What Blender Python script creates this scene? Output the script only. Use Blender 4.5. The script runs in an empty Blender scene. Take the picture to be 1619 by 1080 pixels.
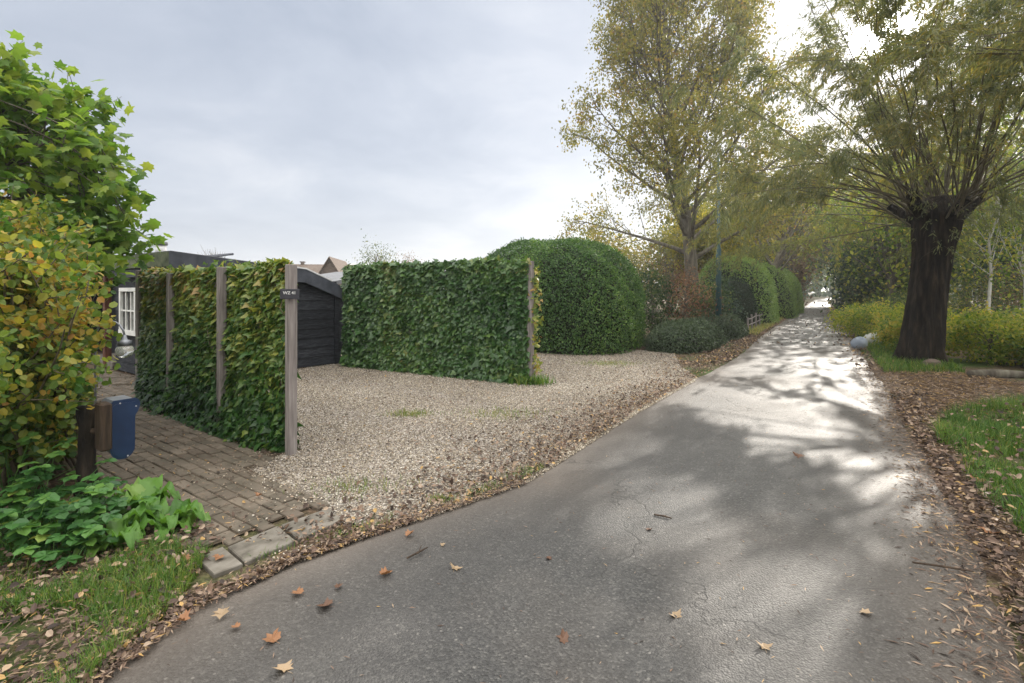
import bpy, math, random
import numpy as np
from mathutils import Vector

S = bpy.context.scene
COL = S.collection
rng = np.random.default_rng(11)
random.seed(11)
R = math.radians
TAU = 2 * math.pi

# ------------------------------------------------------------------ camera
FPX, HOR, CX, EYE = 800.0, 460.0, 809.5, 1.6
cam_d = bpy.data.cameras.new("camera")
cam = bpy.data.objects.new("camera", cam_d)
COL.objects.link(cam)
S.camera = cam
cam.location = (0, 0, EYE)
cam.rotation_euler = (R(90), 0, 0)
cam_d.sensor_width = 36.0
cam_d.lens = 36.0 * FPX / 1619.0
cam_d.shift_y = -(540.0 - HOR) / 1619.0
cam_d.clip_start = 0.05
cam_d.clip_end = 5000

# ------------------------------------------------------------------ sun, sky, exposure
SUN_AZ = math.atan2(590.0, 800.0)            # to the right of straight ahead (+Y)
SUN_EL = R(22.2)
sdir = Vector((math.sin(SUN_AZ) * math.cos(SUN_EL), math.cos(SUN_AZ) * math.cos(SUN_EL), math.sin(SUN_EL)))
sun_d = bpy.data.lights.new("sun", 'SUN')
sun_d.energy = 5.0
sun_d.angle = R(0.55)
sun_d.color = (1.0, 0.93, 0.83)
sun = bpy.data.objects.new("sun", sun_d)
COL.objects.link(sun)
sun.rotation_euler = (-sdir).to_track_quat('-Z', 'Y').to_euler()
sun.location = (30, 40, 40)

world = bpy.data.worlds.new("World")
S.world = world
world.use_nodes = True


def build_world():
    nt = world.node_tree
    nt.nodes.clear()
    N, L = nt.nodes.new, nt.links.new
    out = N('ShaderNodeOutputWorld')
    bg = N('ShaderNodeBackground')
    L(bg.outputs[0], out.inputs[0])
    sky = N('ShaderNodeTexSky')
    sky.sky_type = 'NISHITA'
    sky.sun_disc = False
    sky.sun_elevation = SUN_EL
    sky.sun_rotation = SUN_AZ
    sky.air_density = 1.0
    sky.dust_density = 1.5

    def math_(op, a, b=None, clamp=False):
        m = N('ShaderNodeMath')
        m.operation = op
        m.use_clamp = clamp
        for i, v in enumerate((a, b)):
            if v is None:
                continue
            if isinstance(v, (int, float)):
                m.inputs[i].default_value = v
            else:
                L(v, m.inputs[i])
        return m.outputs[0]

    def mix_(f, a, b, typ='MIX'):
        m = N('ShaderNodeMix')
        m.data_type = 'RGBA'
        m.blend_type = typ
        for s, v in ((m.inputs[0], f), (m.inputs[6], a), (m.inputs[7], b)):
            if isinstance(v, (int, float)):
                s.default_value = v
            elif isinstance(v, tuple):
                s.default_value = (*v, 1)
            else:
                L(v, s)
        return m.outputs[2]

    tc = N('ShaderNodeTexCoord')
    nrm = N('ShaderNodeVectorMath')
    nrm.operation = 'NORMALIZE'
    L(tc.outputs['Generated'], nrm.inputs[0])
    sep = N('ShaderNodeSeparateXYZ')
    L(nrm.outputs[0], sep.inputs[0])
    z = math_('MAXIMUM', sep.outputs[2], 0.0)
    den = math_('ADD', z, 0.22)
    px = math_('DIVIDE', sep.outputs[0], den)
    py = math_('DIVIDE', sep.outputs[1], den)
    comb = N('ShaderNodeCombineXYZ')
    L(px, comb.inputs[0])
    L(py, comb.inputs[1])
    n1 = N('ShaderNodeTexNoise')
    n1.inputs['Scale'].default_value = 0.55
    n1.inputs['Detail'].default_value = 7
    n1.inputs['Roughness'].default_value = 0.5
    n1.inputs['Distortion'].default_value = 0.2
    L(comb.outputs[0], n1.inputs['Vector'])
    n2 = N('ShaderNodeTexNoise')
    n2.inputs['Scale'].default_value = 1.7
    n2.inputs['Detail'].default_value = 8
    n2.inputs['Roughness'].default_value = 0.55
    n2.inputs['Distortion'].default_value = 0.35
    L(comb.outputs[0], n2.inputs['Vector'])
    nn = math_('ADD', math_('MULTIPLY', n1.outputs[0], 0.65), math_('MULTIPLY', n2.outputs[0], 0.35))
    ramp = N('ShaderNodeValToRGB')
    L(nn, ramp.inputs[0])
    e = ramp.color_ramp.elements
    e[0].position, e[0].color = 0.39, (0.36, 0.415, 0.52, 1)
    e[1].position, e[1].color = 0.61, (0.70, 0.725, 0.785, 1)
    m = e.new(0.5)
    m.color = (0.49, 0.54, 0.635, 1)
    cloud = ramp.outputs[0]
    # thin veil towards the horizon: brighter, whiter
    hz = math_('POWER', math_('SUBTRACT', 1.0, z), 5.0)
    cloud = mix_(math_('MULTIPLY', hz, 0.55), cloud, (0.74, 0.765, 0.82))
    # sky brightened overhead and behind, out of view, as added fill light
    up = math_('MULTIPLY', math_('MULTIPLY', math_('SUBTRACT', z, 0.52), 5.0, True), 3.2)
    # forward scattering round the sun
    dot = N('ShaderNodeVectorMath')
    dot.operation = 'DOT_PRODUCT'
    L(nrm.outputs[0], dot.inputs[0])
    dot.inputs[1].default_value = tuple(sdir)
    d = math_('MAXIMUM', dot.outputs['Value'], 0.0)
    glow = math_('ADD', math_('MULTIPLY', math_('POWER', d, 6.0), 0.20),
                 math_('ADD', math_('MULTIPLY', math_('POWER', d, 90.0), 0.30),
                       math_('MULTIPLY', math_('POWER', d, 1800.0), 14.0)))
    gm = mix_(1.0, (1.0, 0.97, 0.92), glow, 'MULTIPLY')
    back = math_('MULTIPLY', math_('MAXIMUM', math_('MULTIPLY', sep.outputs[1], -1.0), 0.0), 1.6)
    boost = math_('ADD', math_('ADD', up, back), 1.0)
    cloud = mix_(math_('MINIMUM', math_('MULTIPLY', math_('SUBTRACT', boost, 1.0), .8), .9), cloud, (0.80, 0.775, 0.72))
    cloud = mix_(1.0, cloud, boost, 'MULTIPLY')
    skyc = mix_(1.0, sky.outputs[0], (0.09, 0.09, 0.09), 'MULTIPLY')
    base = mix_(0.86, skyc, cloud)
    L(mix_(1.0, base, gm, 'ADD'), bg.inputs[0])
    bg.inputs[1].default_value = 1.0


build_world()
S.view_settings.view_transform = 'Standard'
S.view_settings.look = 'None'
S.view_settings.exposure = 0.28
S.view_settings.gamma = 1.0
S.view_settings.use_curve_mapping = False
S.render.engine = 'CYCLES'
S.cycles.max_bounces = 8
S.cycles.transparent_max_bounces = 8
S.cycles.use_denoising = True


# ------------------------------------------------------------------ helpers: pixels of the survey to ground points
def gp(u, v, z=0.0):
    Y = FPX * (EYE - z) / (v - HOR)
    return ((u - CX) * Y / FPX, Y)


P_DIR = np.array([0.812, -0.584])    # across the lane (to the right)
R_DIR = np.array([0.584, 0.812])     # along the lane


# ------------------------------------------------------------------ helpers: meshes
class Acc:
    def __init__(s):
        s.v, s.t, s.f, s.n = [], [], [], 0

    def add(s, verts, faces, tint=0.5, mi=0):
        verts = np.asarray(verts, float).reshape(-1, 3)
        t = np.broadcast_to(np.asarray(tint, float), (len(verts),))
        s.v.append(verts)
        s.t.append(t)
        if isinstance(faces, np.ndarray):
            groups = [faces]
        else:
            by = {}
            for f in faces:
                by.setdefault(len(f), []).append(f)
            groups = [np.array(g) for g in by.values()]
        for g in groups:
            if len(g):
                s.f.append((g + s.n, mi))
        s.n += len(verts)

    def build(s, name, mats, parent=None, smooth=False, loc=None):
        if not isinstance(mats, (list, tuple)):
            mats = [mats]
        org = np.zeros(3)
        if parent is not None:
            p = parent
            while p is not None:
                org += np.array(p.location)
                p = p.parent
        elif loc is not None:
            org = np.array(loc, float)
        V = np.concatenate(s.v) - org
        T = np.concatenate(s.t)
        me = bpy.data.meshes.new(name)
        me.vertices.add(len(V))
        me.vertices.foreach_set('co', V.ravel().astype(np.float32))
        li = np.concatenate([g.ravel() for g, _ in s.f])
        cnt = np.concatenate([np.full(len(g), g.shape[1]) for g, _ in s.f])
        mi = np.concatenate([np.full(len(g), k) for g, k in s.f])
        me.loops.add(len(li))
        me.loops.foreach_set('vertex_index', li.astype(np.int32))
        me.polygons.add(len(cnt))
        me.polygons.foreach_set('loop_start', np.concatenate(([0], np.cumsum(cnt)[:-1])).astype(np.int32))
        me.polygons.foreach_set('loop_total', cnt.astype(np.int32))
        me.polygons.foreach_set('material_index', mi.astype(np.int32))
        me.polygons.foreach_set('use_smooth', np.full(len(cnt), smooth))
        a = me.attributes.new('tint', 'FLOAT', 'POINT')
        a.data.foreach_set('value', T.astype(np.float32))
        for m in mats:
            me.materials.append(m)
        me.update(calc_edges=True)
        me.validate()
        o = bpy.data.objects.new(name, me)
        COL.objects.link(o)
        if parent is not None:
            o.parent = parent
        else:
            o.location = org
        return o

    # --- solid pieces
    def box(s, c, size, ax=None, tint=0.5, mi=0, bev=0.0):
        """box centred at c, half of size along axes ax (3 unit vectors)"""
        ax = np.eye(3) if ax is None else np.asarray(ax, float)
        h = np.asarray(size, float) / 2
        if bev <= 0:
            q = np.array([[x, y, z] for z in (-1, 1) for y in (-1, 1) for x in (-1, 1)], float) * h
            f = [(0, 2, 3, 1), (4, 5, 7, 6), (0, 1, 5, 4), (2, 6, 7, 3), (0, 4, 6, 2), (1, 3, 7, 5)]
            s.add(np.asarray(c) + q @ ax, f, tint, mi)
            return
        b = min(bev, *(h * 0.9))
        ring = [(-1, -1), (1, -1), (1, 1), (-1, 1)]
        pts = []
        for z, ins in ((-h[2], b), (-h[2] + b, 0), (h[2] - b, 0), (h[2], b)):
            for (sx, sy) in ring:
                for k in (0, 1):
                    if (sx * sy > 0) == (k == 0):
                        x, y = sx * (h[0] - ins), sy * (h[1] - b - ins)
                    else:
                        x, y = sx * (h[0] - b - ins), sy * (h[1] - ins)
                    pts.append((x, y, z))
        # order the eight points of each ring by angle so that the ring is a simple loop
        pts = np.array(pts).reshape(4, 8, 3)
        o = np.argsort(np.arctan2(pts[1, :, 1] / h[1], pts[1, :, 0] / h[0]))
        pts = pts[:, o].reshape(-1, 3)
        f = [tuple(range(7, -1, -1)), tuple(range(24, 32))]
        for r in range(3):
            for k in range(8):
                k2 = (k + 1) % 8
                f.append((r * 8 + k, r * 8 + k2, (r + 1) * 8 + k2, (r + 1) * 8 + k))
        s.add(np.asarray(c) + pts @ ax, f, tint, mi)

    def tube(s, pts, rad, n=6, tint=0.5, mi=0, cap=True, bumpy=0.0):
        pts = np.asarray(pts, float)
        m = len(pts)
        rad = np.broadcast_to(np.asarray(rad, float), (m,))
        t = np.gradient(pts, axis=0)
        t /= np.linalg.norm(t, axis=1)[:, None] + 1e-9
        ref = np.array([0, 0, 1.0]) if abs(t[0, 2]) < 0.9 else np.array([1.0, 0, 0])
        a = np.cross(t, ref)
        a /= np.linalg.norm(a, axis=1)[:, None] + 1e-9
        b = np.cross(t, a)
        an = np.arange(n) * TAU / n
        rr = rad[:, None] * np.ones((1, n))
        if bumpy:
            rr = rr * (1 + bumpy * rng.normal(size=(m, n)))
        V = pts[:, None] + rr[..., None] * (np.cos(an)[None, :, None] * a[:, None] + np.sin(an)[None, :, None] * b[:, None])
        i = np.arange(m - 1)[:, None] * n
        k = np.arange(n)[None]
        k2 = (k + 1) % n
        F = np.stack([i + k, i + k2, i + n + k2, i + n + k], -1).reshape(-1, 4)
        base = s.n
        s.add(V.reshape(-1, 3), F, tint, mi)
        if cap:
            s.f.append((np.array([list(range(n))[::-1]]) + base, mi))
            s.f.append((np.array([list(range(n))]) + base + (m - 1) * n, mi))

    def prism(s, poly, z0, z1, tint=0.5, mi=0):
        """vertical prism over a flat polygon of (x, y)"""
        n = len(poly)
        V = [(x, y, z0) for x, y in poly] + [(x, y, z1) for x, y in poly]
        F = [tuple(range(n))[::-1], tuple(range(n, 2 * n))] + [(k, (k + 1) % n, n + (k + 1) % n, n + k) for k in range(n)]
        s.add(V, F, tint, mi)

    def extrude(s, prof, o, ex, ey, ez, depth, tint=0.5, mi=0):
        """profile (a, b) in the plane o + a ex + b ey, extruded by depth along ez"""
        o, ex, ey, ez = (np.asarray(q, float) for q in (o, ex, ey, ez))
        n = len(prof)
        A = np.array([o + a * ex + b * ey for a, b in prof])
        V = np.concatenate([A, A + ez * depth])
        F = [tuple(range(n))[::-1], tuple(range(n, 2 * n))] + [(k, (k + 1) % n, n + (k + 1) % n, n + k) for k in range(n)]
        s.add(V, F, tint, mi)

    # --- leaves: a template repeated at points
    def leaves(s, Pt, D, Nn, size, tmpl, tint, mi=0):
        tv, tf = tmpl
        n = len(Pt)
        if n == 0:
            return
        D = D / (np.linalg.norm(D, axis=1)[:, None] + 1e-9)
        B = np.cross(D, Nn)
        B /= np.linalg.norm(B, axis=1)[:, None] + 1e-9
        Nn = np.cross(B, D)
        size = np.broadcast_to(np.asarray(size, float), (n,))
        V = Pt[:, None] + size[:, None, None] * (tv[None, :, 0:1] * B[:, None] + tv[None, :, 1:2] * D[:, None] + tv[None, :, 2:3] * Nn[:, None])
        k = len(tv)
        F = (np.arange(n)[:, None, None] * k + tf[None]).reshape(-1, tf.shape[1])
        s.add(V.reshape(-1, 3), F, np.repeat(np.broadcast_to(np.asarray(tint, float), (n,)), k), mi)


def T(v, f):
    return np.array(v, float), np.array(f)


OVAL = T([(0, 0, 0), (-.27, .3, .07), (-.25, .68, .06), (0, 1, -.04), (.25, .68, .06), (.27, .3, .07)], [(0, 5, 4, 3), (0, 3, 2, 1)])
ROUND = T([(0, 0, 0), (-.4, .25, .08), (-.36, .7, .06), (0, 1, -.05), (.36, .7, .06), (.4, .25, .08)], [(0, 5, 4, 3), (0, 3, 2, 1)])
RHOMB = T([(0, 0, 0), (-.27, .45, .06), (0, 1, 0), (.27, .45, .06)], [(0, 3, 2), (0, 2, 1)])
NARROW = T([(0, 0, 0), (-.09, .4, .02), (0, 1, -.06), (.09, .4, .02)], [(0, 3, 2), (0, 2, 1)])
IVY = T([(0, .3, .05), (0, 0, 0), (.34, -.1, -.02), (.5, .25, -.04), (.24, .46, .02), (0, 1, -.05), (-.24, .46, .02), (-.5, .25, -.04), (-.34, -.1, -.02)],
        [(0, 1, 2), (0, 2, 3), (0, 3, 4), (0, 4, 5), (0, 5, 6), (0, 6, 7), (0, 7, 8), (0, 8, 1)])
_ml = [(0, 0), (.28, -.06), (.34, .1), (.55, .2), (.42, .34), (.62, .62), (.3, .6), (.16, .66), (0, 1.0)]
_ml = _ml + [(-x, y) for x, y in _ml[-2:0:-1]]
MAPLE = T([(0, .38, .05)] + [(x, y, -.08 * abs(x)) for x, y in _ml], [(0, 1 + i, 1 + (i + 1) % len(_ml)) for i in range(len(_ml))])
STONE = T([(.5, 0, 0), (-.5, 0, 0), (0, .42, 0), (0, -.42, 0), (0, 0, .3), (0, 0, -.3)],
          [(0, 2, 4), (2, 1, 4), (1, 3, 4), (3, 0, 4), (2, 0, 5), (1, 2, 5), (3, 1, 5), (0, 3, 5)])


def unit(n):
    v = rng.normal(size=(n, 3))
    return v / np.linalg.norm(v, axis=1)[:, None]


def fnoise(x, y, seed=0, scale=1.0, octs=3):
    r = np.random.default_rng(seed)
    out = 0
    amp, tot = 1.0, 0
    for o in range(octs):
        for k in range(3):
            a, ph = r.uniform(0, TAU), r.uniform(0, TAU)
            f = scale * 2 ** o * r.uniform(.7, 1.3)
            out = out + amp * np.sin((x * math.cos(a) + y * math.sin(a)) * f + ph)
            tot += amp
        amp *= .6
    return out / tot * 1.6


def inpoly(x, y, poly):
    poly = np.asarray(poly)
    c = np.zeros(len(x), bool)
    j = len(poly) - 1
    for i in range(len(poly)):
        xi, yi = poly[i]
        xj, yj = poly[j]
        m = ((yi > y) != (yj > y)) & (x < (xj - xi) * (y - yi) / (yj - yi + 1e-12) + xi)
        c ^= m
        j = i
    return c


# ------------------------------------------------------------------ helpers: objects
def tag(o, label=None, cat=None, group=None, kind=None):
    if label:
        o['label'] = label
    if cat:
        o['category'] = cat
    if group:
        o['group'] = group
    if kind:
        o['kind'] = kind
    return o


def thing(name, loc, label, cat, group=None):
    o = bpy.data.objects.new(name, None)
    o.empty_display_size = 0.2
    COL.objects.link(o)
    o.location = loc
    return tag(o, label, cat, group)


# ------------------------------------------------------------------ materials
def nodes(name):
    m = bpy.data.materials.new(name)
    m.use_nodes = True
    nt = m.node_tree
    nt.nodes.clear()
    out = nt.nodes.new('ShaderNodeOutputMaterial')
    return m, nt, nt.nodes.new, nt.links.new, out


def ramp_node(nt, fac, stops):
    r = nt.nodes.new('ShaderNodeValToRGB')
    nt.links.new(fac, r.inputs[0])
    e = r.color_ramp.elements
    while len(e) < len(stops):
        e.new(0.5)
    for i, (p, c) in enumerate(stops):
        e[i].position = p
        e[i].color = (*c, 1)
    return r.outputs[0]


def noise_node(nt, scale, detail=4, rough=.55, coord='Object', dist=0.0, stretch=None):
    tc = nt.nodes.new('ShaderNodeTexCoord')
    src = tc.outputs[coord]
    if stretch:
        mp = nt.nodes.new('ShaderNodeMapping')
        mp.inputs['Scale'].default_value = stretch
        nt.links.new(src, mp.inputs[0])
        src = mp.outputs[0]
    n = nt.nodes.new('ShaderNodeTexNoise')
    n.inputs['Scale'].default_value = scale
    n.inputs['Detail'].default_value = detail
    n.inputs['Roughness'].default_value = rough
    n.inputs['Distortion'].default_value = dist
    nt.links.new(src, n.inputs['Vector'])
    return n.outputs[0]


def mathn(nt, op, a, b=None, clamp=False):
    m = nt.nodes.new('ShaderNodeMath')
    m.operation = op
    m.use_clamp = clamp
    for i, v in enumerate((a, b)):
        if v is None:
            continue
        if isinstance(v, (int, float)):
            m.inputs[i].default_value = v
        else:
            nt.links.new(v, m.inputs[i])
    return m.outputs[0]


def mixc(nt, f, a, b, typ='MIX'):
    m = nt.nodes.new('ShaderNodeMix')
    m.data_type = 'RGBA'
    m.blend_type = typ
    for s, v in ((m.inputs[0], f), (m.inputs[6], a), (m.inputs[7], b)):
        if isinstance(v, (int, float)):
            s.default_value = v
        elif isinstance(v, tuple):
            s.default_value = (*v, 1)
        else:
            nt.links.new(v, s)
    return m.outputs[2]


def bump(nt, h, strength=.4, dist=.02):
    b = nt.nodes.new('ShaderNodeBump')
    b.inputs['Strength'].default_value = strength
    b.inputs['Distance'].default_value = dist
    nt.links.new(h, b.inputs['Height'])
    return b.outputs[0]


def plain(name, stops, scale=6, rough=.7, spec=.3, bs=.3, bd=.01, stretch=None, tint=0.0, detail=5, metal=0.0, coat=0.0):
    """a surface whose colour runs through stops by noise (and by the tint attribute)"""
    m, nt, N, L, out = nodes(name)
    f = noise_node(nt, scale, detail, stretch=stretch)
    if tint:
        at = N('ShaderNodeAttribute')
        at.attribute_name = 'tint'
        f2 = mathn(nt, 'ADD', f, mathn(nt, 'MULTIPLY', mathn(nt, 'SUBTRACT', at.outputs['Fac'], .5), tint))
    else:
        f2 = f
    p = N('ShaderNodeBsdfPrincipled')
    L(ramp_node(nt, f2, stops), p.inputs['Base Color'])
    p.inputs['Roughness'].default_value = rough
    p.inputs['Specular IOR Level'].default_value = spec
    p.inputs['Metallic'].default_value = metal
    p.inputs['Coat Weight'].default_value = coat
    if bs:
        L(bump(nt, f, bs, bd), p.inputs['Normal'])
    L(p.outputs[0], out.inputs[0])
    return m


def leafmat(name, stops, rough=.5, spec=.35, trans=.4, jit=.35, tboost=1.5):
    m, nt, N, L, out = nodes(name)
    at = N('ShaderNodeAttribute')
    at.attribute_name = 'tint'
    geo = N('ShaderNodeNewGeometry')
    f = mathn(nt, 'ADD', at.outputs['Fac'], mathn(nt, 'MULTIPLY', mathn(nt, 'SUBTRACT', geo.outputs['Random Per Island'], .5), jit), True)
    c = ramp_node(nt, f, stops)
    p = N('ShaderNodeBsdfPrincipled')
    L(c, p.inputs['Base Color'])
    p.inputs['Roughness'].default_value = rough
    p.inputs['Specular IOR Level'].default_value = spec
    if trans:
        t = N('ShaderNodeBsdfTranslucent')
        L(mixc(nt, 1.0, c, (tboost, tboost * .97, tboost * .6), 'MULTIPLY'), t.inputs[0])
        mx = N('ShaderNodeMixShader')
        mx.inputs[0].default_value = trans
        L(p.outputs[0], mx.inputs[1])
        L(t.outputs[0], mx.inputs[2])
        L(mx.outputs[0], out.inputs[0])
    else:
        L(p.outputs[0], out.inputs[0])
    return m


M = {}
M['bark'] = plain('grey brown bark', [(.3, (.05, .042, .034)), (.55, (.13, .115, .09)), (.75, (.2, .19, .15))], 9, .9, .2, .8, .02, (1, 1, .25))
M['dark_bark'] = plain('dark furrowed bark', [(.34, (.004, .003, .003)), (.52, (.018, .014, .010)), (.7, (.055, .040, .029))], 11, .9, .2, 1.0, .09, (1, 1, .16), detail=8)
M['twig'] = plain('twig bark', [(.3, (.06, .05, .035)), (.7, (.16, .135, .09))], 12, .85, .2, 0)
M['willow_shoot'] = plain('willow shoot bark', [(.3, (.065, .055, .038)), (.7, (.15, .13, .085))], 8, .8, .25, 0)
M['white_bark'] = plain('birch bark', [(.3, (.14, .13, .12)), (.5, (.40, .39, .37)), (.8, (.56, .55, .53))], 6, .8, .2, .3, .01, (1, 1, .5))
M['grey_wood'] = plain('weathered grey timber', [(.3, (.12, .105, .1)), (.55, (.22, .195, .185)), (.75, (.31, .285, .27))], 10, .85, .2, .5, .006, (4, 4, .3))
M['brown_wood'] = plain('dark brown timber', [(.3, (.018, .012, .008)), (.7, (.065, .042, .027))], 12, .75, .25, .5, .006, (4, 4, .4))
M['red_wood'] = plain('red brown stained timber', [(.3, (.06, .022, .014)), (.7, (.15, .06, .04))], 8, .7, .3, .3, .004, (3, 3, .4))
M['black_wood'] = plain('black tarred boards', [(.3, (.006, .007, .009)), (.55, (.015, .017, .022)), (.8, (.04, .043, .05))], 7, .7, .25, .8, .01, (1, 1, 6), .35)
M['fascia'] = plain('blue grey painted fascia', [(.3, (.03, .034, .045)), (.7, (.07, .076, .095))], 6, .6, .35, .3, .004)
M['mossy'] = plain('mossy fascia', [(.3, (.05, .06, .04)), (.5, (.10, .12, .07)), (.75, (.17, .18, .12))], 7, .85, .2, .4, .006)
M['bitumen'] = plain('grey roofing felt', [(.3, (.10, .105, .115)), (.7, (.19, .195, .21))], 5, .8, .3, .3, .004)
M['white_paint'] = plain('white window paint', [(.3, (.62, .62, .6)), (.7, (.8, .8, .78))], 5, .45, .4, 0)
M['lead_white'] = plain('pale roof edge strip', [(.3, (.5, .5, .52)), (.7, (.7, .7, .72))], 5, .5, .4, 0)
M['tile'] = plain('brown roof tiles', [(.3, (.07, .052, .042)), (.7, (.17, .13, .105))], 5, .8, .25, .6, .03, (1, 1, 5))
M['pale_sheet'] = plain('pale grey roof sheet', [(.3, (.42, .43, .45)), (.7, (.6, .61, .62))], 2, .6, .3, 0)
M['blue_paint'] = plain('dark blue enamel', [(.3, (.004, .019, .058)), (.7, (.007, .027, .078))], 14, .28, .5, .05, .001, coat=.3)
M['grey_metal'] = plain('dull grey metal', [(.3, (.14, .15, .17)), (.7, (.24, .25, .28))], 14, .4, .5, .1, .001, metal=.4)
M['steel'] = plain('small screw heads', [(.3, (.6, .6, .6)), (.7, (.8, .8, .8))], 5, .3, .5, 0, metal=.8)
M['green_paint'] = plain('dark green lamp post paint', [(.3, (.018, .058, .066)), (.7, (.032, .085, .095))], 8, .4, .5, .1, .002)
M['lamp_grey'] = plain('grey lamp housing', [(.3, (.25, .26, .27)), (.7, (.36, .37, .38))], 5, .5, .4, 0)
M['sign_black'] = plain('black number plate', [(.3, (.010, .010, .016)), (.7, (.022, .022, .032))], 12, .4, .5, 0)
M['sign_white'] = plain('white lettering', [(.3, (.5, .5, .5)), (.7, (.6, .6, .6))], 12, .5, .3, 0)
M['concrete'] = plain('grey paving concrete', [(.3, (.07, .062, .05)), (.5, (.14, .126, .106)), (.75, (.21, .192, .168))], 9, .85, .2, .5, .006, detail=8)
M['stone_blue'] = plain('blue grey stone', [(.3, (.22, .26, .33)), (.7, (.36, .40, .47))], 5, .6, .4, .3, .02)
M['stone_pale'] = plain('pale stone', [(.3, (.4, .4, .38)), (.7, (.65, .65, .63))], 5, .8, .3, .3, .02)
M['soil'] = plain('dark soil', [(.3, (.035, .026, .018)), (.7, (.09, .07, .05))], 9, .95, .1, .8, .03)
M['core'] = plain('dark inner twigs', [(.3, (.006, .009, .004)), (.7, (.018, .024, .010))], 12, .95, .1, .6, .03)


def mat_glass(name, tintc, rough=.02):
    m, nt, N, L, out = nodes(name)
    p = N('ShaderNodeBsdfPrincipled')
    p.inputs['Base Color'].default_value = (*tintc, 1)
    p.inputs['Roughness'].default_value = rough
    p.inputs['Specular IOR Level'].default_value = .8
    L(p.outputs[0], out.inputs[0])
    return m


M['pane'] = mat_glass('dark window glass', (.012, .014, .018))
m, nt, N, L, out = nodes('clear lamp glass')
p = N('ShaderNodeBsdfPrincipled')
p.inputs['Base Color'].default_value = (.93, .93, .9, 1)
p.inputs['Roughness'].default_value = .12
p.inputs['Transmission Weight'].default_value = .75
L(p.outputs[0], out.inputs[0])
M['lamp_glass'] = m

# leaves
M['ivy_light'] = leafmat('ivy leaves, green to yellowing', [(0, (.014, .048, .011)), (.33, (.040, .108, .019)), (.6, (.11, .175, .034)), (.85, (.25, .26, .05)), (1, (.32, .20, .07))], .42, .45, .34, .45)
M['ivy_dark'] = leafmat('dark glossy ivy leaves', [(0, (.014, .044, .012)), (.42, (.042, .105, .024)), (.75, (.095, .165, .036)), (1, (.24, .20, .07))], .38, .5, .3, .4)
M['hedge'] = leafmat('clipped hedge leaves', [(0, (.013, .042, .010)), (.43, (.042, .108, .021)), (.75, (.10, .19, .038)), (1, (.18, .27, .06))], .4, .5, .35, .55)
M['yew'] = leafmat('dark yew needles', [(0, (.006, .018, .009)), (.6, (.016, .036, .014)), (1, (.07, .09, .03))], .6, .3, .2, .3)
M['cotoneaster'] = leafmat('grey green low hedge leaves', [(0, (.016, .030, .015)), (.5, (.045, .075, .034)), (1, (.11, .15, .065))], .4, .5, .25, .4)
M['tall_leaf'] = leafmat('olive yellow autumn leaves', [(0, (.085, .098, .034)), (.4, (.155, .158, .046)), (.65, (.23, .21, .055)), (.88, (.31, .24, .06)), (1, (.23, .14, .06))], .5, .35, .5, .5)
M['willow_leaf'] = leafmat('narrow grey green willow leaves', [(0, (.075, .098, .046)), (.5, (.155, .172, .068)), (.8, (.235, .215, .066)), (1, (.31, .235, .06))], .42, .5, .48, .55)
M['beech_leaf'] = leafmat('green, yellow and brown shrub leaves', [(0, (.04, .10, .018)), (.4, (.14, .20, .034)), (.66, (.34, .29, .045)), (.85, (.36, .21, .04)), (1, (.19, .09, .04))], .5, .4, .42, .5)
M['maple_leaf'] = leafmat('bright green maple leaves', [(0, (.05, .125, .022)), (.5, (.13, .235, .036)), (1, (.26, .31, .055))], .42, .4, .5, .5, 1.7)
M['bramble'] = leafmat('fresh green plant leaves', [(0, (.02, .07, .02)), (.5, (.055, .15, .032)), (.85, (.13, .25, .05)), (1, (.30, .27, .06))], .45, .4, .35, .5)
M['dock'] = leafmat('broad bright green leaves', [(0, (.05, .13, .02)), (.6, (.10, .22, .035)), (1, (.19, .30, .07))], .45, .4, .38, .25)
M['grass'] = leafmat('grass blades', [(0, (.025, .07, .013)), (.5, (.07, .155, .024)), (.8, (.15, .21, .035)), (1, (.29, .25, .08))], .5, .35, .4, .5)
M['yellow_bush'] = leafmat('yellow green backlit leaves', [(0, (.04, .10, .018)), (.45, (.14, .20, .03)), (.8, (.29, .31, .045)), (1, (.38, .30, .06))], .5, .35, .5, .5)
M['bg_green'] = leafmat('mid green tree leaves', [(0, (.018, .042, .016)), (.5, (.055, .095, .032)), (.8, (.12, .15, .042)), (1, (.22, .20, .05))], .5, .35, .4, .5)
M['bg_blue'] = leafmat('blue green conifer sprays', [(0, (.008, .024, .017)), (.6, (.024, .052, .034)), (1, (.06, .095, .055))], .55, .3, .25, .4)
M['bg_yellow'] = leafmat('golden tree leaves', [(0, (.10, .11, .025)), (.5, (.21, .20, .035)), (1, (.36, .30, .05))], .5, .35, .5, .5)
M['bg_brown'] = leafmat('copper brown leaves', [(0, (.065, .042, .03)), (.5, (.145, .095, .065)), (1, (.25, .165, .11))], .6, .3, .4, .5)
M['russet'] = leafmat('russet dried flower heads', [(0, (.085, .045, .03)), (.5, (.20, .105, .07)), (1, (.33, .20, .13))], .7, .2, .3, .5)
M['litter'] = leafmat('fallen brown leaves', [(0, (.030, .020, .016)), (.35, (.085, .054, .040)), (.6, (.19, .125, .09)), (.85, (.33, .25, .185)), (1, (.38, .24, .09))], .6, .3, .1, .85)
M['big_leaf_orange'] = leafmat('orange fallen leaf', [(0, (.17, .075, .035)), (1, (.30, .15, .07))], .55, .35, .12, .5)
M['big_leaf_tan'] = leafmat('tan fallen leaf', [(0, (.21, .14, .085)), (1, (.36, .27, .17))], .55, .35, .12, .5)
M['big_leaf_brown'] = leafmat('dark brown fallen leaf', [(0, (.055, .028, .018)), (1, (.15, .075, .042))], .5, .4, .1, .5)
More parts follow.
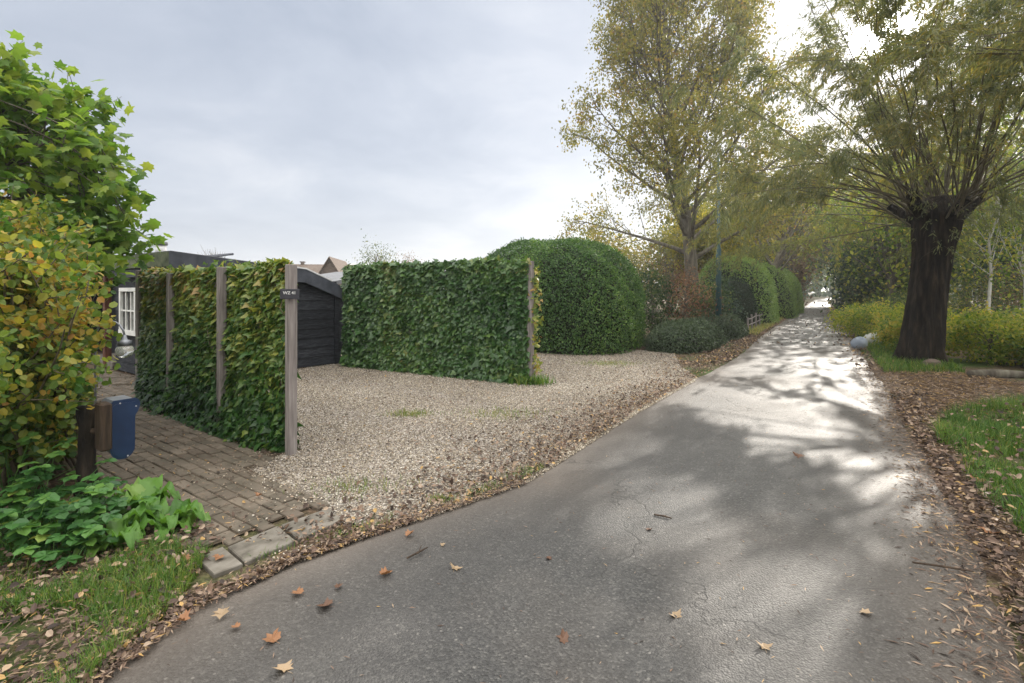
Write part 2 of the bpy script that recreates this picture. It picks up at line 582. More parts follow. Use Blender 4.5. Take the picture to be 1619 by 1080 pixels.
M['stones'] = leafmat('gravel stones', [(0, (.075, .060, .044)), (.3, (.20, .163, .12)), (.55, (.32, .27, .205)), (.8, (.45, .395, .315)), (1, (.63, .585, .51))], .75, .3, 0, .8)


def asphalt():
    m, nt, N, L, out = nodes('damp asphalt')
    grain = noise_node(nt, 62, 4, .75)
    mid = noise_node(nt, 1.1, 6, .6, dist=.4)
    stain = noise_node(nt, .35, 4, .55)
    tc = N('ShaderNodeTexCoord')

    def vor(scale, feat='F1'):
        v = N('ShaderNodeTexVoronoi')
        v.feature = feat
        v.inputs['Scale'].default_value = scale
        L(tc.outputs['Object'], v.inputs['Vector'])
        return v
    v1, v2 = vor(95), vor(48)
    crk = vor(.55, 'DISTANCE_TO_EDGE')
    wob = N('ShaderNodeVectorMath')
    wob.operation = 'ADD'
    nz = N('ShaderNodeTexNoise')
    nz.inputs['Scale'].default_value = 3.0
    nz.inputs['Detail'].default_value = 6
    L(tc.outputs['Object'], nz.inputs['Vector'])
    L(tc.outputs['Object'], wob.inputs[0])
    L(nz.outputs['Color'], wob.inputs[1])
    L(wob.outputs[0], crk.inputs['Vector'])
    at = N('ShaderNodeAttribute')
    at.attribute_name = 'tint'           # 0 in the lane's middle .. 1 at its edges: grit and leaf dust
    s1, s2 = N('ShaderNodeSeparateColor'), N('ShaderNodeSeparateColor')
    L(v1.outputs['Color'], s1.inputs[0])
    L(v2.outputs['Color'], s2.inputs[0])
    c = ramp_node(nt, mid, [(.28, (.032, .032, .032)), (.5, (.056, .055, .055)), (.74, (.088, .086, .083))])
    # the stones of the wearing course, each its own grey
    c = mixc(nt, .5, c, ramp_node(nt, s1.outputs[0], [(0, (.020, .019, .018)), (.55, (.055, .053, .051)), (.9, (.10, .096, .09)), (1, (.17, .163, .15))]))
    chip = ramp_node(nt, s2.outputs[1], [(.955, (0, 0, 0)), (.975, (1, 1, 1))])
    chip = mathn(nt, 'MULTIPLY', chip, ramp_node(nt, v2.outputs['Distance'], [(.25, (1, 1, 1)), (.4, (0, 0, 0))]))
    c = mixc(nt, mathn(nt, 'MULTIPLY', chip, .5), c, (.26, .245, .225))
    dirt = mathn(nt, 'MULTIPLY', ramp_node(nt, stain, [(.5, (0, 0, 0)), (.66, (1, 1, 1))]), .3)
    c = mixc(nt, dirt, c, (.13, .105, .085))
    c = mixc(nt, mathn(nt, 'MULTIPLY', mathn(nt, 'POWER', at.outputs['Fac'], 3.0), .6), c, (.125, .10, .08))
    trk = ramp_node(nt, mathn(nt, 'ADD', at.outputs['Fac'], mathn(nt, 'MULTIPLY', mathn(nt, 'SUBTRACT', mid, .5), .35)), [(.22, (0, 0, 0)), (.42, (1, 1, 1)), (.58, (1, 1, 1)), (.8, (0, 0, 0))])
    c = mixc(nt, mathn(nt, 'MULTIPLY', trk, .28), c, (.035, .034, .034))
    ck = mathn(nt, 'MULTIPLY', ramp_node(nt, crk.outputs['Distance'], [(.004, (1, 1, 1)), (.012, (0, 0, 0))]), ramp_node(nt, stain, [(.46, (0, 0, 0)), (.56, (1, 1, 1))]))
    c = mixc(nt, mathn(nt, 'MULTIPLY', ck, .45), c, (.016, .015, .014))
    p = N('ShaderNodeBsdfPrincipled')
    L(c, p.inputs['Base Color'])
    wet = mathn(nt, 'ADD', mathn(nt, 'MULTIPLY', stain, .45), mathn(nt, 'MULTIPLY', mid, .25))
    r = N('ShaderNodeMapRange')
    L(wet, r.inputs[0])
    r.inputs[1].default_value, r.inputs[2].default_value = .26, .46
    r.inputs[3].default_value, r.inputs[4].default_value = .46, .68
    L(r.outputs[0], p.inputs['Roughness'])
    p.inputs['Specular IOR Level'].default_value = .36
    h = mathn(nt, 'ADD', mathn(nt, 'MULTIPLY', v1.outputs['Distance'], -.7), mathn(nt, 'MULTIPLY', grain, .8))
    h = mathn(nt, 'SUBTRACT', h, mathn(nt, 'MULTIPLY', ck, .8))
    L(bump(nt, h, .7, .010), p.inputs['Normal'])
    L(p.outputs[0], out.inputs[0])
    return m


def gravel_base():
    m, nt, N, L, out = nodes('gravel bed')
    tc = N('ShaderNodeTexCoord')
    vor = N('ShaderNodeTexVoronoi')
    vor.inputs['Scale'].default_value = 52
    L(tc.outputs['Object'], vor.inputs['Vector'])
    mid = noise_node(nt, .9, 5, .6)
    sp = N('ShaderNodeSeparateColor')
    L(vor.outputs['Color'], sp.inputs[0])
    c = ramp_node(nt, sp.outputs[0], [(0, (.10, .085, .07)), (.35, (.24, .20, .165)), (.65, (.36, .315, .265)), (1, (.56, .52, .47))])
    c = mixc(nt, mathn(nt, 'MULTIPLY', ramp_node(nt, vor.outputs['Distance'], [(.35, (0, 0, 0)), (.75, (1, 1, 1))]), .7), c, (.06, .048, .038))
    c = mixc(nt, mathn(nt, 'MULTIPLY', ramp_node(nt, mid, [(.5, (0, 0, 0)), (.72, (1, 1, 1))]), .4), c, (.15, .12, .09))
    p = N('ShaderNodeBsdfPrincipled')
    L(c, p.inputs['Base Color'])
    p.inputs['Roughness'].default_value = .85
    L(bump(nt, mathn(nt, 'SUBTRACT', 1.0, vor.outputs['Distance']), .9, .02), p.inputs['Normal'])
    L(p.outputs[0], out.inputs[0])
    return m


def ground_mat():
    m, nt, N, L, out = nodes('leaf strewn earth and turf')
    a = noise_node(nt, .35, 5, .6)
    b = noise_node(nt, 24, 5, .7)
    c1 = ramp_node(nt, b, [(.3, (.035, .025, .018)), (.5, (.095, .066, .045)), (.7, (.2, .14, .095))])
    c2 = ramp_node(nt, b, [(.3, (.02, .045, .012)), (.7, (.085, .13, .03))])
    c = mixc(nt, ramp_node(nt, a, [(.5, (0, 0, 0)), (.6, (1, 1, 1))]), c1, c2)
    p = N('ShaderNodeBsdfPrincipled')
    L(c, p.inputs['Base Color'])
    p.inputs['Roughness'].default_value = .95
    p.inputs['Specular IOR Level'].default_value = .15
    L(bump(nt, b, .8, .03), p.inputs['Normal'])
    L(p.outputs[0], out.inputs[0])
    return m


def brick_mat():
    m, nt, N, L, out = nodes('worn brown paving bricks')
    geo = N('ShaderNodeNewGeometry')
    a = noise_node(nt, 3, 6, .65)
    b = noise_node(nt, 45, 4, .7)
    c = ramp_node(nt, geo.outputs['Random Per Island'], [(0, (.085, .06, .042)), (.5, (.125, .096, .070)), (1, (.17, .133, .10))])
    c = mixc(nt, mathn(nt, 'MULTIPLY', b, .5), c, (.10, .09, .07), 'MIX')
    c = mixc(nt, mathn(nt, 'MULTIPLY', ramp_node(nt, a, [(.42, (0, 0, 0)), (.62, (1, 1, 1))]), .85), c, (.062, .052, .036))
    p = N('ShaderNodeBsdfPrincipled')
    L(c, p.inputs['Base Color'])
    p.inputs['Roughness'].default_value = .8
    L(bump(nt, b, .5, .006), p.inputs['Normal'])
    L(p.outputs[0], out.inputs[0])
    return m


M['asphalt'], M['gravel'], M['ground'], M['brick'] = asphalt(), gravel_base(), ground_mat(), brick_mat()

# ------------------------------------------------------------------ the ground, the lane, the drive, the path
a = Acc()
a.add([(-2500, -2500, -.012), (2500, -2500, -.012), (2500, 2500, -.012), (-2500, 2500, -.012)], [(0, 1, 2, 3)])
tag(a.build('ground', M['ground']), kind='structure')

Lpx = [(150, 1080), (300, 965), (450, 892), (560, 853), (700, 808), (830, 762), (920, 706), (1000, 655), (1105, 597), (1147, 575), (1172, 560), (1205, 530), (1235, 510), (1252, 498), (1264, 490), (1279, 480), (1288, 474)]
Rpx = [(1640, 1120), (1600, 1000), (1560, 900), (1482, 760), (1432, 670), (1398, 612), (1372, 576), (1349, 534), (1330, 508), (1321, 497), (1316, 490), (1311, 480), (1306, 474)]
Lw = np.array([gp(*q) for q in Lpx])
Rw = np.array([gp(*q) for q in Rpx])
dL = np.array([.56, .83])
Lw = np.concatenate([[Lw[0] - dL * 22], Lw, [Lw[-1] + np.array([.6, .8]) * 60]])
Rw = np.concatenate([[Rw[0] - dL * 22], Rw, [Rw[-1] + np.array([.6, .8]) * 60]])


def Lx(Y):
    return np.interp(Y, Lw[:, 1], Lw[:, 0])


def Rx(Y):
    return np.interp(Y, Rw[:, 1], Rw[:, 0])


ys = np.concatenate([np.linspace(-16, 1.5, 20), np.linspace(1.6, 12, 130), np.linspace(12.2, 40, 90), np.linspace(41, 140, 60)])
nx = 15
lx = Lx(ys) + .035 * fnoise(ys, ys * 0, 3, 5.0)
rx = Rx(ys) + .05 * fnoise(ys, ys * 0, 4, 4.0)
tt = np.linspace(0, 1, nx)
X = lx[:, None] + (rx - lx)[:, None] * tt[None]
Yg = ys[:, None] + 0 * X
Z = .014 + .022 * (1 - (2 * tt - 1) ** 2)[None] + 0 * X
Z[:, 0] = Z[:, -1] = -.01
V = np.stack([X, Yg, Z], -1).reshape(-1, 3)
i = np.arange(len(ys) - 1)[:, None] * nx + np.arange(nx - 1)[None]
F = np.stack([i, i + 1, i + nx + 1, i + nx], -1).reshape(-1, 4)
a = Acc()
a.add(V, F, np.tile(np.abs(2 * tt - 1), len(ys)))
tag(a.build('lane_road', M['asphalt'], smooth=True), kind='structure')

path_poly = [gp(292, 878), gp(350, 858), gp(508, 795), gp(392, 742), gp(450, 716), (-2.35, 4.95), (-5.6, 7.4), (-5.9, 8.55), (-8.3, 10.4), (-9.6, 9.6), (-5.4, 6.0), gp(150, 760), gp(235, 850)]
path_poly = [(float(x), float(y)) for x, y in path_poly]
# gravel drive
gravel_poly = [gp(548, 828), gp(498, 800), gp(392, 742), gp(450, 716), (-2.1, 5.1), (-5.2, 7.55), (-5.75, 8.75), (-3.75, 11.35), (-5.6, 14.5), (-1.5, 18), (4.2, 13.1), gp(1075, 578), gp(1105, 598), gp(1000, 656), gp(920, 708), gp(830, 763), gp(700, 808), gp(610, 836)]
gravel_poly = [(float(x), float(y)) for x, y in gravel_poly]
a = Acc()
n = len(gravel_poly)
a.add([(x, y, -.004) for x, y in gravel_poly], [tuple(range(n))[::-1]])
tag(a.build('gravel_drive', M['gravel']), kind='structure')


def scatter(poly, n, pw=1.0):
    poly = np.asarray(poly)
    lo, hi = poly.min(0), poly.max(0)
    x = rng.uniform(lo[0], hi[0], n * 3)
    y = rng.uniform(lo[1], hi[1], n * 3)
    k = inpoly(x, y, poly)
    return x[k][:n], y[k][:n]


a = Acc()
near = [q for q in gravel_poly]
x, y = scatter(gravel_poly, 230000)
trk_ = np.minimum(np.abs((x * R_DIR[0] + y * R_DIR[1]) - 4.05 + .12 * np.sin(x * 1.3)), np.abs((x * R_DIR[0] + y * R_DIR[1]) - 5.5 + .12 * np.sin(x * 1.1)))
keep = rng.uniform(size=len(x)) < np.clip(1.3 - y / 12, .18, 1) * (1 - .55 * np.exp(-(trk_ / .22) ** 2))
x, y = x[keep], y[keep]
ex, ey = rng.uniform(3.0, 9, 6000), None
ey = ex
exx = Lx(ey) - np.abs(rng.normal(0, .12, 6000)) + .05            # stones spilling to the lane's edge
x = np.concatenate([x, exx])
y = np.concatenate([y, ey])
gx, gy = scatter(path_poly, 26000)
q_ = np.array([gp(505, 800), gp(392, 742), gp(450, 716)])
dd_ = np.min([np.hypot(gx - (a0[0] + (a1[0] - a0[0]) * f), gy - (a0[1] + (a1[1] - a0[1]) * f)) for a0, a1 in zip(q_, q_[1:]) for f in np.linspace(0, 1, 12)], 0)
k = rng.uniform(size=len(gx)) < .75 * np.exp(-dd_ / .16)
x, y = np.concatenate([x, gx[k]]), np.concatenate([y, gy[k]])
onp = np.concatenate([np.zeros(len(x) - k.sum()), np.full(k.sum(), .018)])
n = len(x)
Pt = np.stack([x, y, onp + rng.uniform(-.002, .010, n)], -1)
sz = rng.uniform(.009, .021, n) * np.clip(.8 + y / 20, .95, 1.7)
trk_ = np.minimum(np.abs((x * R_DIR[0] + y * R_DIR[1]) - 4.05 + .12 * np.sin(x * 1.3)), np.abs((x * R_DIR[0] + y * R_DIR[1]) - 5.5 + .12 * np.sin(x * 1.1)))
tint = np.clip(.52 - .16 * np.exp(-(trk_ / .25) ** 2) + .26 * fnoise(x, y, 5, 1.1) + .15 * rng.normal(size=n), .02, .98)
a.leaves(Pt, unit(n) * (1, 1, .35), unit(n) + (0, 0, 1.4), sz, STONE, tint)
tag(a.build('gravel', M['stones']), 'pale beige and grey gravel covering the parking drive', 'gravel', kind='stuff')

# brick path to the house
a = Acc()
n = len(path_poly)
a.add([(x, y, .004) for x, y in path_poly], [tuple(range(n))[::-1]], mi=1)
ax3 = np.array([[P_DIR[0], P_DIR[1], 0], [R_DIR[0], R_DIR[1], 0], [0, 0, 1]])
for iu in range(-70, 25):
    for iv in range(0, 120):
        u = iu * .206 + (iv % 2) * .103
        v = iv * .106
        c = P_DIR * u + R_DIR * v
        if inpoly(np.array([c[0]]), np.array([c[1]]), path_poly)[0]:
            rot = random.gauss(0, .02)
            q = np.array([[math.cos(rot), math.sin(rot), 0], [-math.sin(rot), math.cos(rot), 0], [random.gauss(0, .012), random.gauss(0, .012), 1]])
            a.box((c[0], c[1], -.012 + random.gauss(0, .004)), (.197, .097, .05), q @ ax3, bev=.006)
tag(a.build('brick_path', [M['brick'], M['soil']]), kind='structure')

# concrete slabs on the path's lane edge
slabs = [([(308, 884), (352, 868), (384, 895), (338, 912)], 'broken narrow grey slab at the leaf strewn end of the kerb row'),
         ([(360, 868), (440, 834), (468, 858), (387, 893)], 'large square grey slab in the middle of the kerb row'),
         ([(444, 833), (520, 806), (543, 824), (472, 856)], 'square grey slab of the kerb row beside the gravel')]
for q, lab in slabs:
    w = np.array([gp(*k) for k in q])
    c = w.mean(0)
    o = Acc()
    w = c + (w - c) * .99
    w2 = c + (w - c) * .965
    n = 4
    V = [(x, y, -.03) for x, y in w] + [(x, y, .010) for x, y in w] + [(x, y, .016) for x, y in w2]
    F = [(8, 9, 10, 11)[::-1], (0, 1, 2, 3)] + [((k + 1) % 4 + b, k + b, k + b + 4, (k + 1) % 4 + b + 4) for b in (0, 4) for k in range(4)]
    o.add(V, F)
    tag(o.build('paving_slab', M['concrete'], loc=(c[0], c[1], 0)), lab, 'paving slab', 'grey slabs edging the brick path')


# ------------------------------------------------------------------ plants: generators
def blades(acc, x, y, z, h, wd, tint, lean=.5):
    n = len(x)
    ang = rng.uniform(0, TAU, n)
    ln = rng.uniform(.1, 1, n) * lean
    d = np.stack([np.cos(ang), np.sin(ang), 0 * ang], -1)
    b = np.stack([-np.sin(ang), np.cos(ang), 0 * ang], -1)
    P0 = np.stack([x, y, z], -1)
    V = []
    for t, w in ((0, 1), (.4, .85), (.75, .55), (1, .06)):
        c = P0 + d * (h * ln * t ** 1.8)[:, None] + np.array([0, 0, 1.0]) * (h * (t - .25 * ln * t * t))[:, None]
        V += [c - b * (wd * w / 2)[:, None], c + b * (wd * w / 2)[:, None]]
    V = np.stack(V, 1)
    f = np.array([(0, 1, 3, 2), (2, 3, 5, 4), (4, 5, 7, 6)])
    F = (np.arange(n)[:, None, None] * 8 + f[None]).reshape(-1, 4)
    acc.add(V.reshape(-1, 3), F, np.repeat(tint, 8))


def path3(p0, d, length, n=6, up=0.0, wander=.12):
    p = np.array(p0, float)
    d = np.array(d, float)
    d /= np.linalg.norm(d)
    out = [p.copy()]
    st = length / n
    for _ in range(n):
        d = d + rng.normal(0, wander, 3) + np.array([0, 0, up])
        d /= np.linalg.norm(d)
        p = p + d * st
        out.append(p.copy())
    return np.array(out)


def at(path, t):
    k = t * (len(path) - 1)
    i = min(int(k), len(path) - 2)
    q = path[i] + (path[i + 1] - path[i]) * (k - i)
    tg = path[i + 1] - path[i]
    return q, tg / (np.linalg.norm(tg) + 1e-9)


def dev(tg, ang):
    """a direction that leaves tg by ang"""
    r = rng.normal(size=3)
    s = r - tg * r.dot(tg)
    s /= np.linalg.norm(s)
    return tg * math.cos(ang) + s * math.sin(ang)


def leafy(acc, pts, per, spread, size, tmpl, tint, droop=.5, tj=.15, mi=0, flat=1.2):
    """per leaves round each point"""
    n = len(pts) * per
    if n == 0:
        return
    P0 = np.repeat(np.asarray(pts), per, 0) + rng.normal(0, spread, (n, 3))
    D = unit(n) + np.array([0, 0, -droop])
    Nn = unit(n) + np.array([0, 0, flat])
    tn = np.clip(np.repeat(np.broadcast_to(tint, (len(pts),)), per) + rng.normal(0, tj, n), 0, 1)
    acc.leaves(P0, D, Nn, size * rng.uniform(.65, 1.25, n), tmpl, tn, mi)


def clump_tree(name, base, h, rx_, z0, leaf, nclump, per, lsize, label, cat='tree', group=None, trunk_r=.18, bark='bark', tint=.45, tmpl=RHOMB, lean=(0, 0), hollow=.45, ry=None, sub=.34, core=False):
    """a tree or bush seen from afar: trunk, limbs to the clumps, leaf clumps through the crown's volume"""
    base = np.array([base[0], base[1], 0.0])
    ry = ry or rx_
    t = thing(name, tuple(base), label, cat, group)
    br, cr = Acc(), Acc()
    top = base + np.array([lean[0], lean[1], z0 + (h - z0) * .72])
    tp = np.array([base + (top - base) * k + np.array([rng.normal(0, .02 * h * k), rng.normal(0, .02 * h * k), 0]) for k in np.linspace(0, 1, 7)])
    br.tube(tp, np.linspace(trunk_r, trunk_r * .25, 7) * np.array([1.35, 1, 1, 1, 1, 1, 1]), 8)
    d = unit(nclump)
    rad = (hollow + (1 - hollow) * rng.uniform(0, 1, nclump) ** .5)[:, None]
    c = d * rad * np.array([rx_, ry, (h - z0) / 2]) + base + np.array([lean[0], lean[1], (h + z0) / 2])
    c += rng.normal(0, .05 * h, c.shape) * np.array([1, 1, .5])
    c[:, 2] = np.maximum(c[:, 2], z0 * .6 + .12)
    tn = np.clip(tint + .2 * rng.normal(size=nclump), 0, 1)
    for k in range(0, nclump, 2):
        s, tg = at(tp, rng.uniform(.25, .98))
        m = (s + c[k]) / 2 + rng.normal(0, .04 * h, 3)
        br.tube([s, m, c[k]], [trunk_r * .3, trunk_r * .16, .008], 4, cap=False)
    leafy(cr, c, per, sub * min(rx_, (h - z0) / 2) * .75, lsize, tmpl, tn, .6)
    br.build('trunk', M[bark], t, True)
    cr.build('crown', M[leaf], t)
    return t


def dome(name, c, half, h, label, leaf, n, lsize, cat='hedge', group=None, ax=(P_DIR, R_DIR), expo=2.6, tint=.45, jag=.06, tmpl=OVAL):
    """clipped domed hedge: leaves over a rounded body, with its twiggy body inside"""
    ax = np.array(ax)
    # body grid
    nu, nv = 40, 16
    u = np.linspace(0, TAU, nu, endpoint=False)
    v = np.linspace(0, math.pi / 2, nv)

    def surf(u, v, k):
        e = 2 / expo
        cu, su = np.cos(u), np.sin(u)
        cv, sv = np.cos(v), np.sin(v)
        f = lambda q: np.sign(q) * np.abs(q) ** e
        x = half[0] * f(cu) * f(cv)
        y = half[1] * f(su) * f(cv)
        z = h * f(sv)
        w = k + jag * fnoise(x * 1.0 + z, y + .7 * z, 8, 2.2)
        return x * w, y * w, z * w

    U, Vv = np.meshgrid(u, v)
    x, y, z = surf(U, Vv, .93)
    V = np.stack([c[0] + x * ax[0, 0] + y * ax[1, 0], c[1] + x * ax[0, 1] + y * ax[1, 1], z], -1)
    i = np.arange(nv - 1)[:, None] * nu
    k = np.arange(nu)[None]
    F = np.stack([i + k, i + (k + 1) % nu, i + nu + (k + 1) % nu, i + nu + k], -1).reshape(-1, 4)
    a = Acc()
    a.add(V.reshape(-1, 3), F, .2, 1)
    # leaves: sample evenly by area with rejection over a dense grid
    uu = rng.uniform(0, TAU, n * 4)
    vv = np.arcsin(rng.uniform(0, 1, n * 4))
    e = 1e-3
    p0 = np.stack(surf(uu, vv, 1), -1)
    pu = np.stack(surf(uu + e, vv, 1), -1) - p0
    pv = np.stack(surf(uu, np.clip(vv + e, 0, 1.5705), 1), -1) - p0
    nr = np.cross(pu, pv)
    ar = np.linalg.norm(nr, axis=1) / (np.cos(vv) + .02)
    ok = np.isfinite(ar)
    prob = np.where(ok, np.minimum(ar, np.percentile(ar[ok], 97)), 0)
    sel = rng.choice(len(uu), n, p=prob / prob.sum())
    p0, nr = p0[sel], nr[sel]
    nr /= np.linalg.norm(nr, axis=1)[:, None] + 1e-12
    p0 = p0 + nr * rng.normal(-.02, .035, n)[:, None]
    M3 = np.array([[ax[0, 0], ax[0, 1], 0], [ax[1, 0], ax[1, 1], 0], [0, 0, 1]])
    Pw = p0 @ M3 + np.array([c[0], c[1], 0])
    Nw = nr @ M3
    Pw[:, 2] = np.maximum(Pw[:, 2], .03)
    D = unit(n) * .8 + np.array([0, 0, -.25]) + Nw * .45
    tn = np.clip(tint + .16 * fnoise(Pw[:, 0] * 1.5 + Pw[:, 2], Pw[:, 1] + Pw[:, 2] * 1.2, 17, 2.0) + .12 * rng.normal(size=n), 0, 1)
    a.leaves(Pw, D, Nw + .75 * unit(n), lsize * rng.uniform(.7, 1.3, n), tmpl, tn)
    return tag(a.build(name, [M[leaf], M['core']], loc=(c[0], c[1], 0)), label, cat, group)


# ------------------------------------------------------------------ the two ivy screens
def ivy_fence(A, B, h, label, posts, leafname, nleaf, bulge, tints, side, seed, lsize=.07):
    A, B = np.array(A, float), np.array(B, float)
    d = B - A
    ln = np.linalg.norm(d)
    d /= ln
    nrm = np.array([d[1], -d[0]]) * side             # towards the viewer's side
    t = thing('ivy_screen_fence', ((A[0] + B[0]) / 2, (A[1] + B[1]) / 2, 0), label, 'ivy fence', 'ivy covered timber screens')
    ax = np.array([[d[0], d[1], 0], [nrm[0], nrm[1], 0], [0, 0, 1]])
    for (s, off, w, hh) in posts:
        c = A + d * s + nrm * off
        o = Acc()
        o.box((c[0], c[1], hh / 2 - .05), (w, w, hh + .1), ax, bev=.006)
        o.build('post', M['grey_wood'], t)
    # rails and wires the ivy climbs on
    o = Acc()
    for z in (.25, h * .5, h - .12):
        c = (A + B) / 2
        o.box((c[0], c[1], z), (ln - .06, .03, .07), ax)
    o.build('rail', M['grey_wood'], t)
    o = Acc()
    for k in range(int(ln * 16)):
        s = rng.uniform(0.05, ln - .05)
        p = A + d * s
        pts = [np.array([p[0], p[1], 0.0])]
        for z in np.linspace(.15, h * rng.uniform(.6, 1), 8):
            s2 = np.clip(s + rng.normal(0, .12), 0.03, ln - .03)
            q = A + d * s2 + nrm * rng.normal(0, .04)
            pts.append(np.array([q[0], q[1], z]))
        o.tube(pts, np.linspace(.012, .004, len(pts)), 4, cap=False)
    o.build('ivy_stem', M['twig'], t)
    o = Acc()
    n = nleaf
    s = rng.uniform(-.03, ln + .03, n)
    z = rng.uniform(.0, 1, n) ** .95 * (h + .03)
    face = rng.choice([1, -1], n, p=[.66, .34])
    top = rng.uniform(size=n) < .07
    z = np.where(top, h + rng.uniform(-.02, .09, n) + .05 * fnoise(s, s * 0, seed + 1, 2.5), z)
    top2 = rng.uniform(size=n) < .012
    z = np.where(top2, h + np.minimum(np.abs(rng.normal(0, .07, n)), .15), z)
    g = fnoise(s * 1.1, z * 1.1, seed, 3.5)
    thick = bulge[0] + bulge[1] * np.exp(-z / .35) + .05 * g + .02 * fnoise(s, z, seed + 9, 13.0)
    thick = thick * np.clip(np.minimum(s + .12, ln + .12 - s) / .35, .25, 1)
    off = face * thick * rng.uniform(.55, 1.05, n)
    off = np.where(top, rng.uniform(-1, 1, n) * thick, off)
    Pt = np.stack([A[0] + d[0] * s + nrm[0] * off, A[1] + d[1] * s + nrm[1] * off, np.maximum(z, .03)], -1)
    sel = rng.uniform(size=n) < np.clip(.92 + 1.1 * (g + .25) + .8 * np.exp(-z / .4), .12, 1)
    No = np.stack([nrm[0] * face, nrm[1] * face, 0 * face + .35 + top * 1.5], -1) + .55 * unit(n)
    D = np.array([0, 0, -.8]) + .65 * unit(n) + .3 * No
    tn = tints(s / ln, z / h) + .16 * fnoise(s, z * 1.3, seed + 5, 2.2) + .1 * rng.normal(size=n)
    sz = lsize * np.exp(rng.normal(-.05, .3, n))
    o.leaves(Pt[sel], D[sel], No[sel], sz[sel], IVY, np.clip(tn, 0, 1)[sel])
    o.build('ivy', M[leafname], t)
    return t


FA, FB = (-5.40, 7.42), (-2.24, 5.09)
ln1 = math.dist(FA, FB)
f1 = ivy_fence(FA, FB, 1.80, 'screen fence of thin yellowing ivy between four grey posts, house number on its end post',
               [(0.0, .04, .10, 1.90), (1.22, .09, .075, 1.83), (2.72, .115, .08, 1.87), (ln1 + .12, .05, .085, 1.86)],
               'ivy_light', 23000, (.06, .20), lambda u, z: .18 + .52 * np.clip(z * 1.3 - .2, 0, 1), 1, 21, .064)
GA, GB = (-3.62, 11.05), (0.26, 8.85)
ln2 = math.dist(GA, GB)
f2 = ivy_fence(GA, GB, 2.06, 'screen fence of dense dark ivy in the middle of the gravel, one grey end post',
               [(0.05, -.03, .09, 2.0), (ln2 * .5, -.05, .09, 2.0), (ln2 + .06, -.02, .10, 2.12)],
               'ivy_dark', 33000, (.16, .12), lambda u, z: .42 + .2 * np.exp(-((u - .32) / .06) ** 2) * (z > .25) + .1 * (z > .93) + .05 * (z < .2), 1, 31, .085)
# trailing yellow shoots on the end post of the second screen
o = Acc()
n = 260
s = rng.uniform(0, 1, n)
Pt = np.stack([.33 + rng.normal(.05, .06, n), 8.86 + rng.normal(0, .07, n), .15 + 1.9 * s], -1)
o.leaves(Pt, unit(n) + (0.4, 0, -.5), unit(n) + (.3, -.8, .4), .085 * rng.uniform(.6, 1.2, n), IVY, np.clip(.78 + rng.normal(0, .12, n), 0, 1))
o.build('ivy', M['ivy_light'], f2)

# house number plate on the first screen's end post
pd = np.array([(FB[0] - FA[0]) / ln1, (FB[1] - FA[1]) / ln1])
pn = np.array([pd[1], -pd[0]])
fx = np.array([.985, .17])          # the plate's own width direction, turned to the lane
fn = np.array([fx[1], -fx[0]])
pc = np.array(FB) + pd * .13 + pn * .05 + fn * .075
sg = thing('house_number_sign', (pc[0], pc[1], 1.57), 'small black plate with white WZ 41 lettering on a grey fence post', 'sign')
o = Acc()
o.box((pc[0], pc[1], 1.57), (.175, .014, .098), np.array([[fx[0], fx[1], 0], [fn[0], fn[1], 0], [0, 0, 1]]), bev=.003)
o.build('plate', M['sign_black'], sg)
tx = bpy.data.curves.new('number_text', 'FONT')
tx.body = 'WZ 41'
tx.size = .040
tx.align_x, tx.align_y = 'CENTER', 'CENTER'
tx.extrude = .001
tx.offset = .0006
to = bpy.data.objects.new('number_text', tx)
COL.objects.link(to)
bpy.context.view_layer.update()
tm = bpy.data.meshes.new_from_object(to.evaluated_get(bpy.context.evaluated_depsgraph_get()))
bpy.data.objects.remove(to)
lo = bpy.data.objects.new('lettering', tm)
COL.objects.link(lo)
tm.materials.clear()
tm.materials.append(M['sign_white'])
lo.parent = sg
lo.location = (fn[0] * .0085, fn[1] * .0085, .010)
lo.rotation_euler = (R(90), 0, math.atan2(fx[1], fx[0]))

# ------------------------------------------------------------------ the black timber house
C0 = np.array([-5.7, 8.6])
W1 = np.array([-.812, .584])        # along the wall that faces the path
W2 = np.array([.584, .812])         # along the wall that faces the lane
house = thing('timber_house', (C0[0], C0[1], 0), 'low black weatherboarded house with a white window and grey felt roof', 'house')


def boards(acc, o, d, n, length, z0, ztop, bh=.21, tk=.03):
    """lapped boards along d from o, outward normal n, under a top line ztop(s)"""
    z = z0
    while z < 2.6:
        segs = 6
        for k in range(segs):
            s0, s1 = length * k / segs, length * (k + 1) / segs
            za, zb = min(z + bh, ztop(s0)), min(z + bh, ztop(s1))
            if za <= z + .01 and zb <= z + .01:
                continue
            za, zb = max(za, z + .005), max(zb, z + .005)
            pts = []
            for s, zt in ((s0, za), (s1, zb)):
                b = o + d * s
                for zz, of in ((z, 0), (z, tk), (zt, .006), (zt, 0)):
                    q = b + n * of
                    pts.append((q[0], q[1], zz))
            acc.add(pts, [(0, 1, 5, 4), (1, 2, 6, 5), (2, 3, 7, 6), (3, 0, 4, 7)] + ([(0, 3, 2, 1)] if k == 0 else []) + ([(4, 5, 6, 7)] if k == segs - 1 else []),
                    .5 + .3 * math.sin(z * 37) + .1 * random.random())
        z += bh * .94


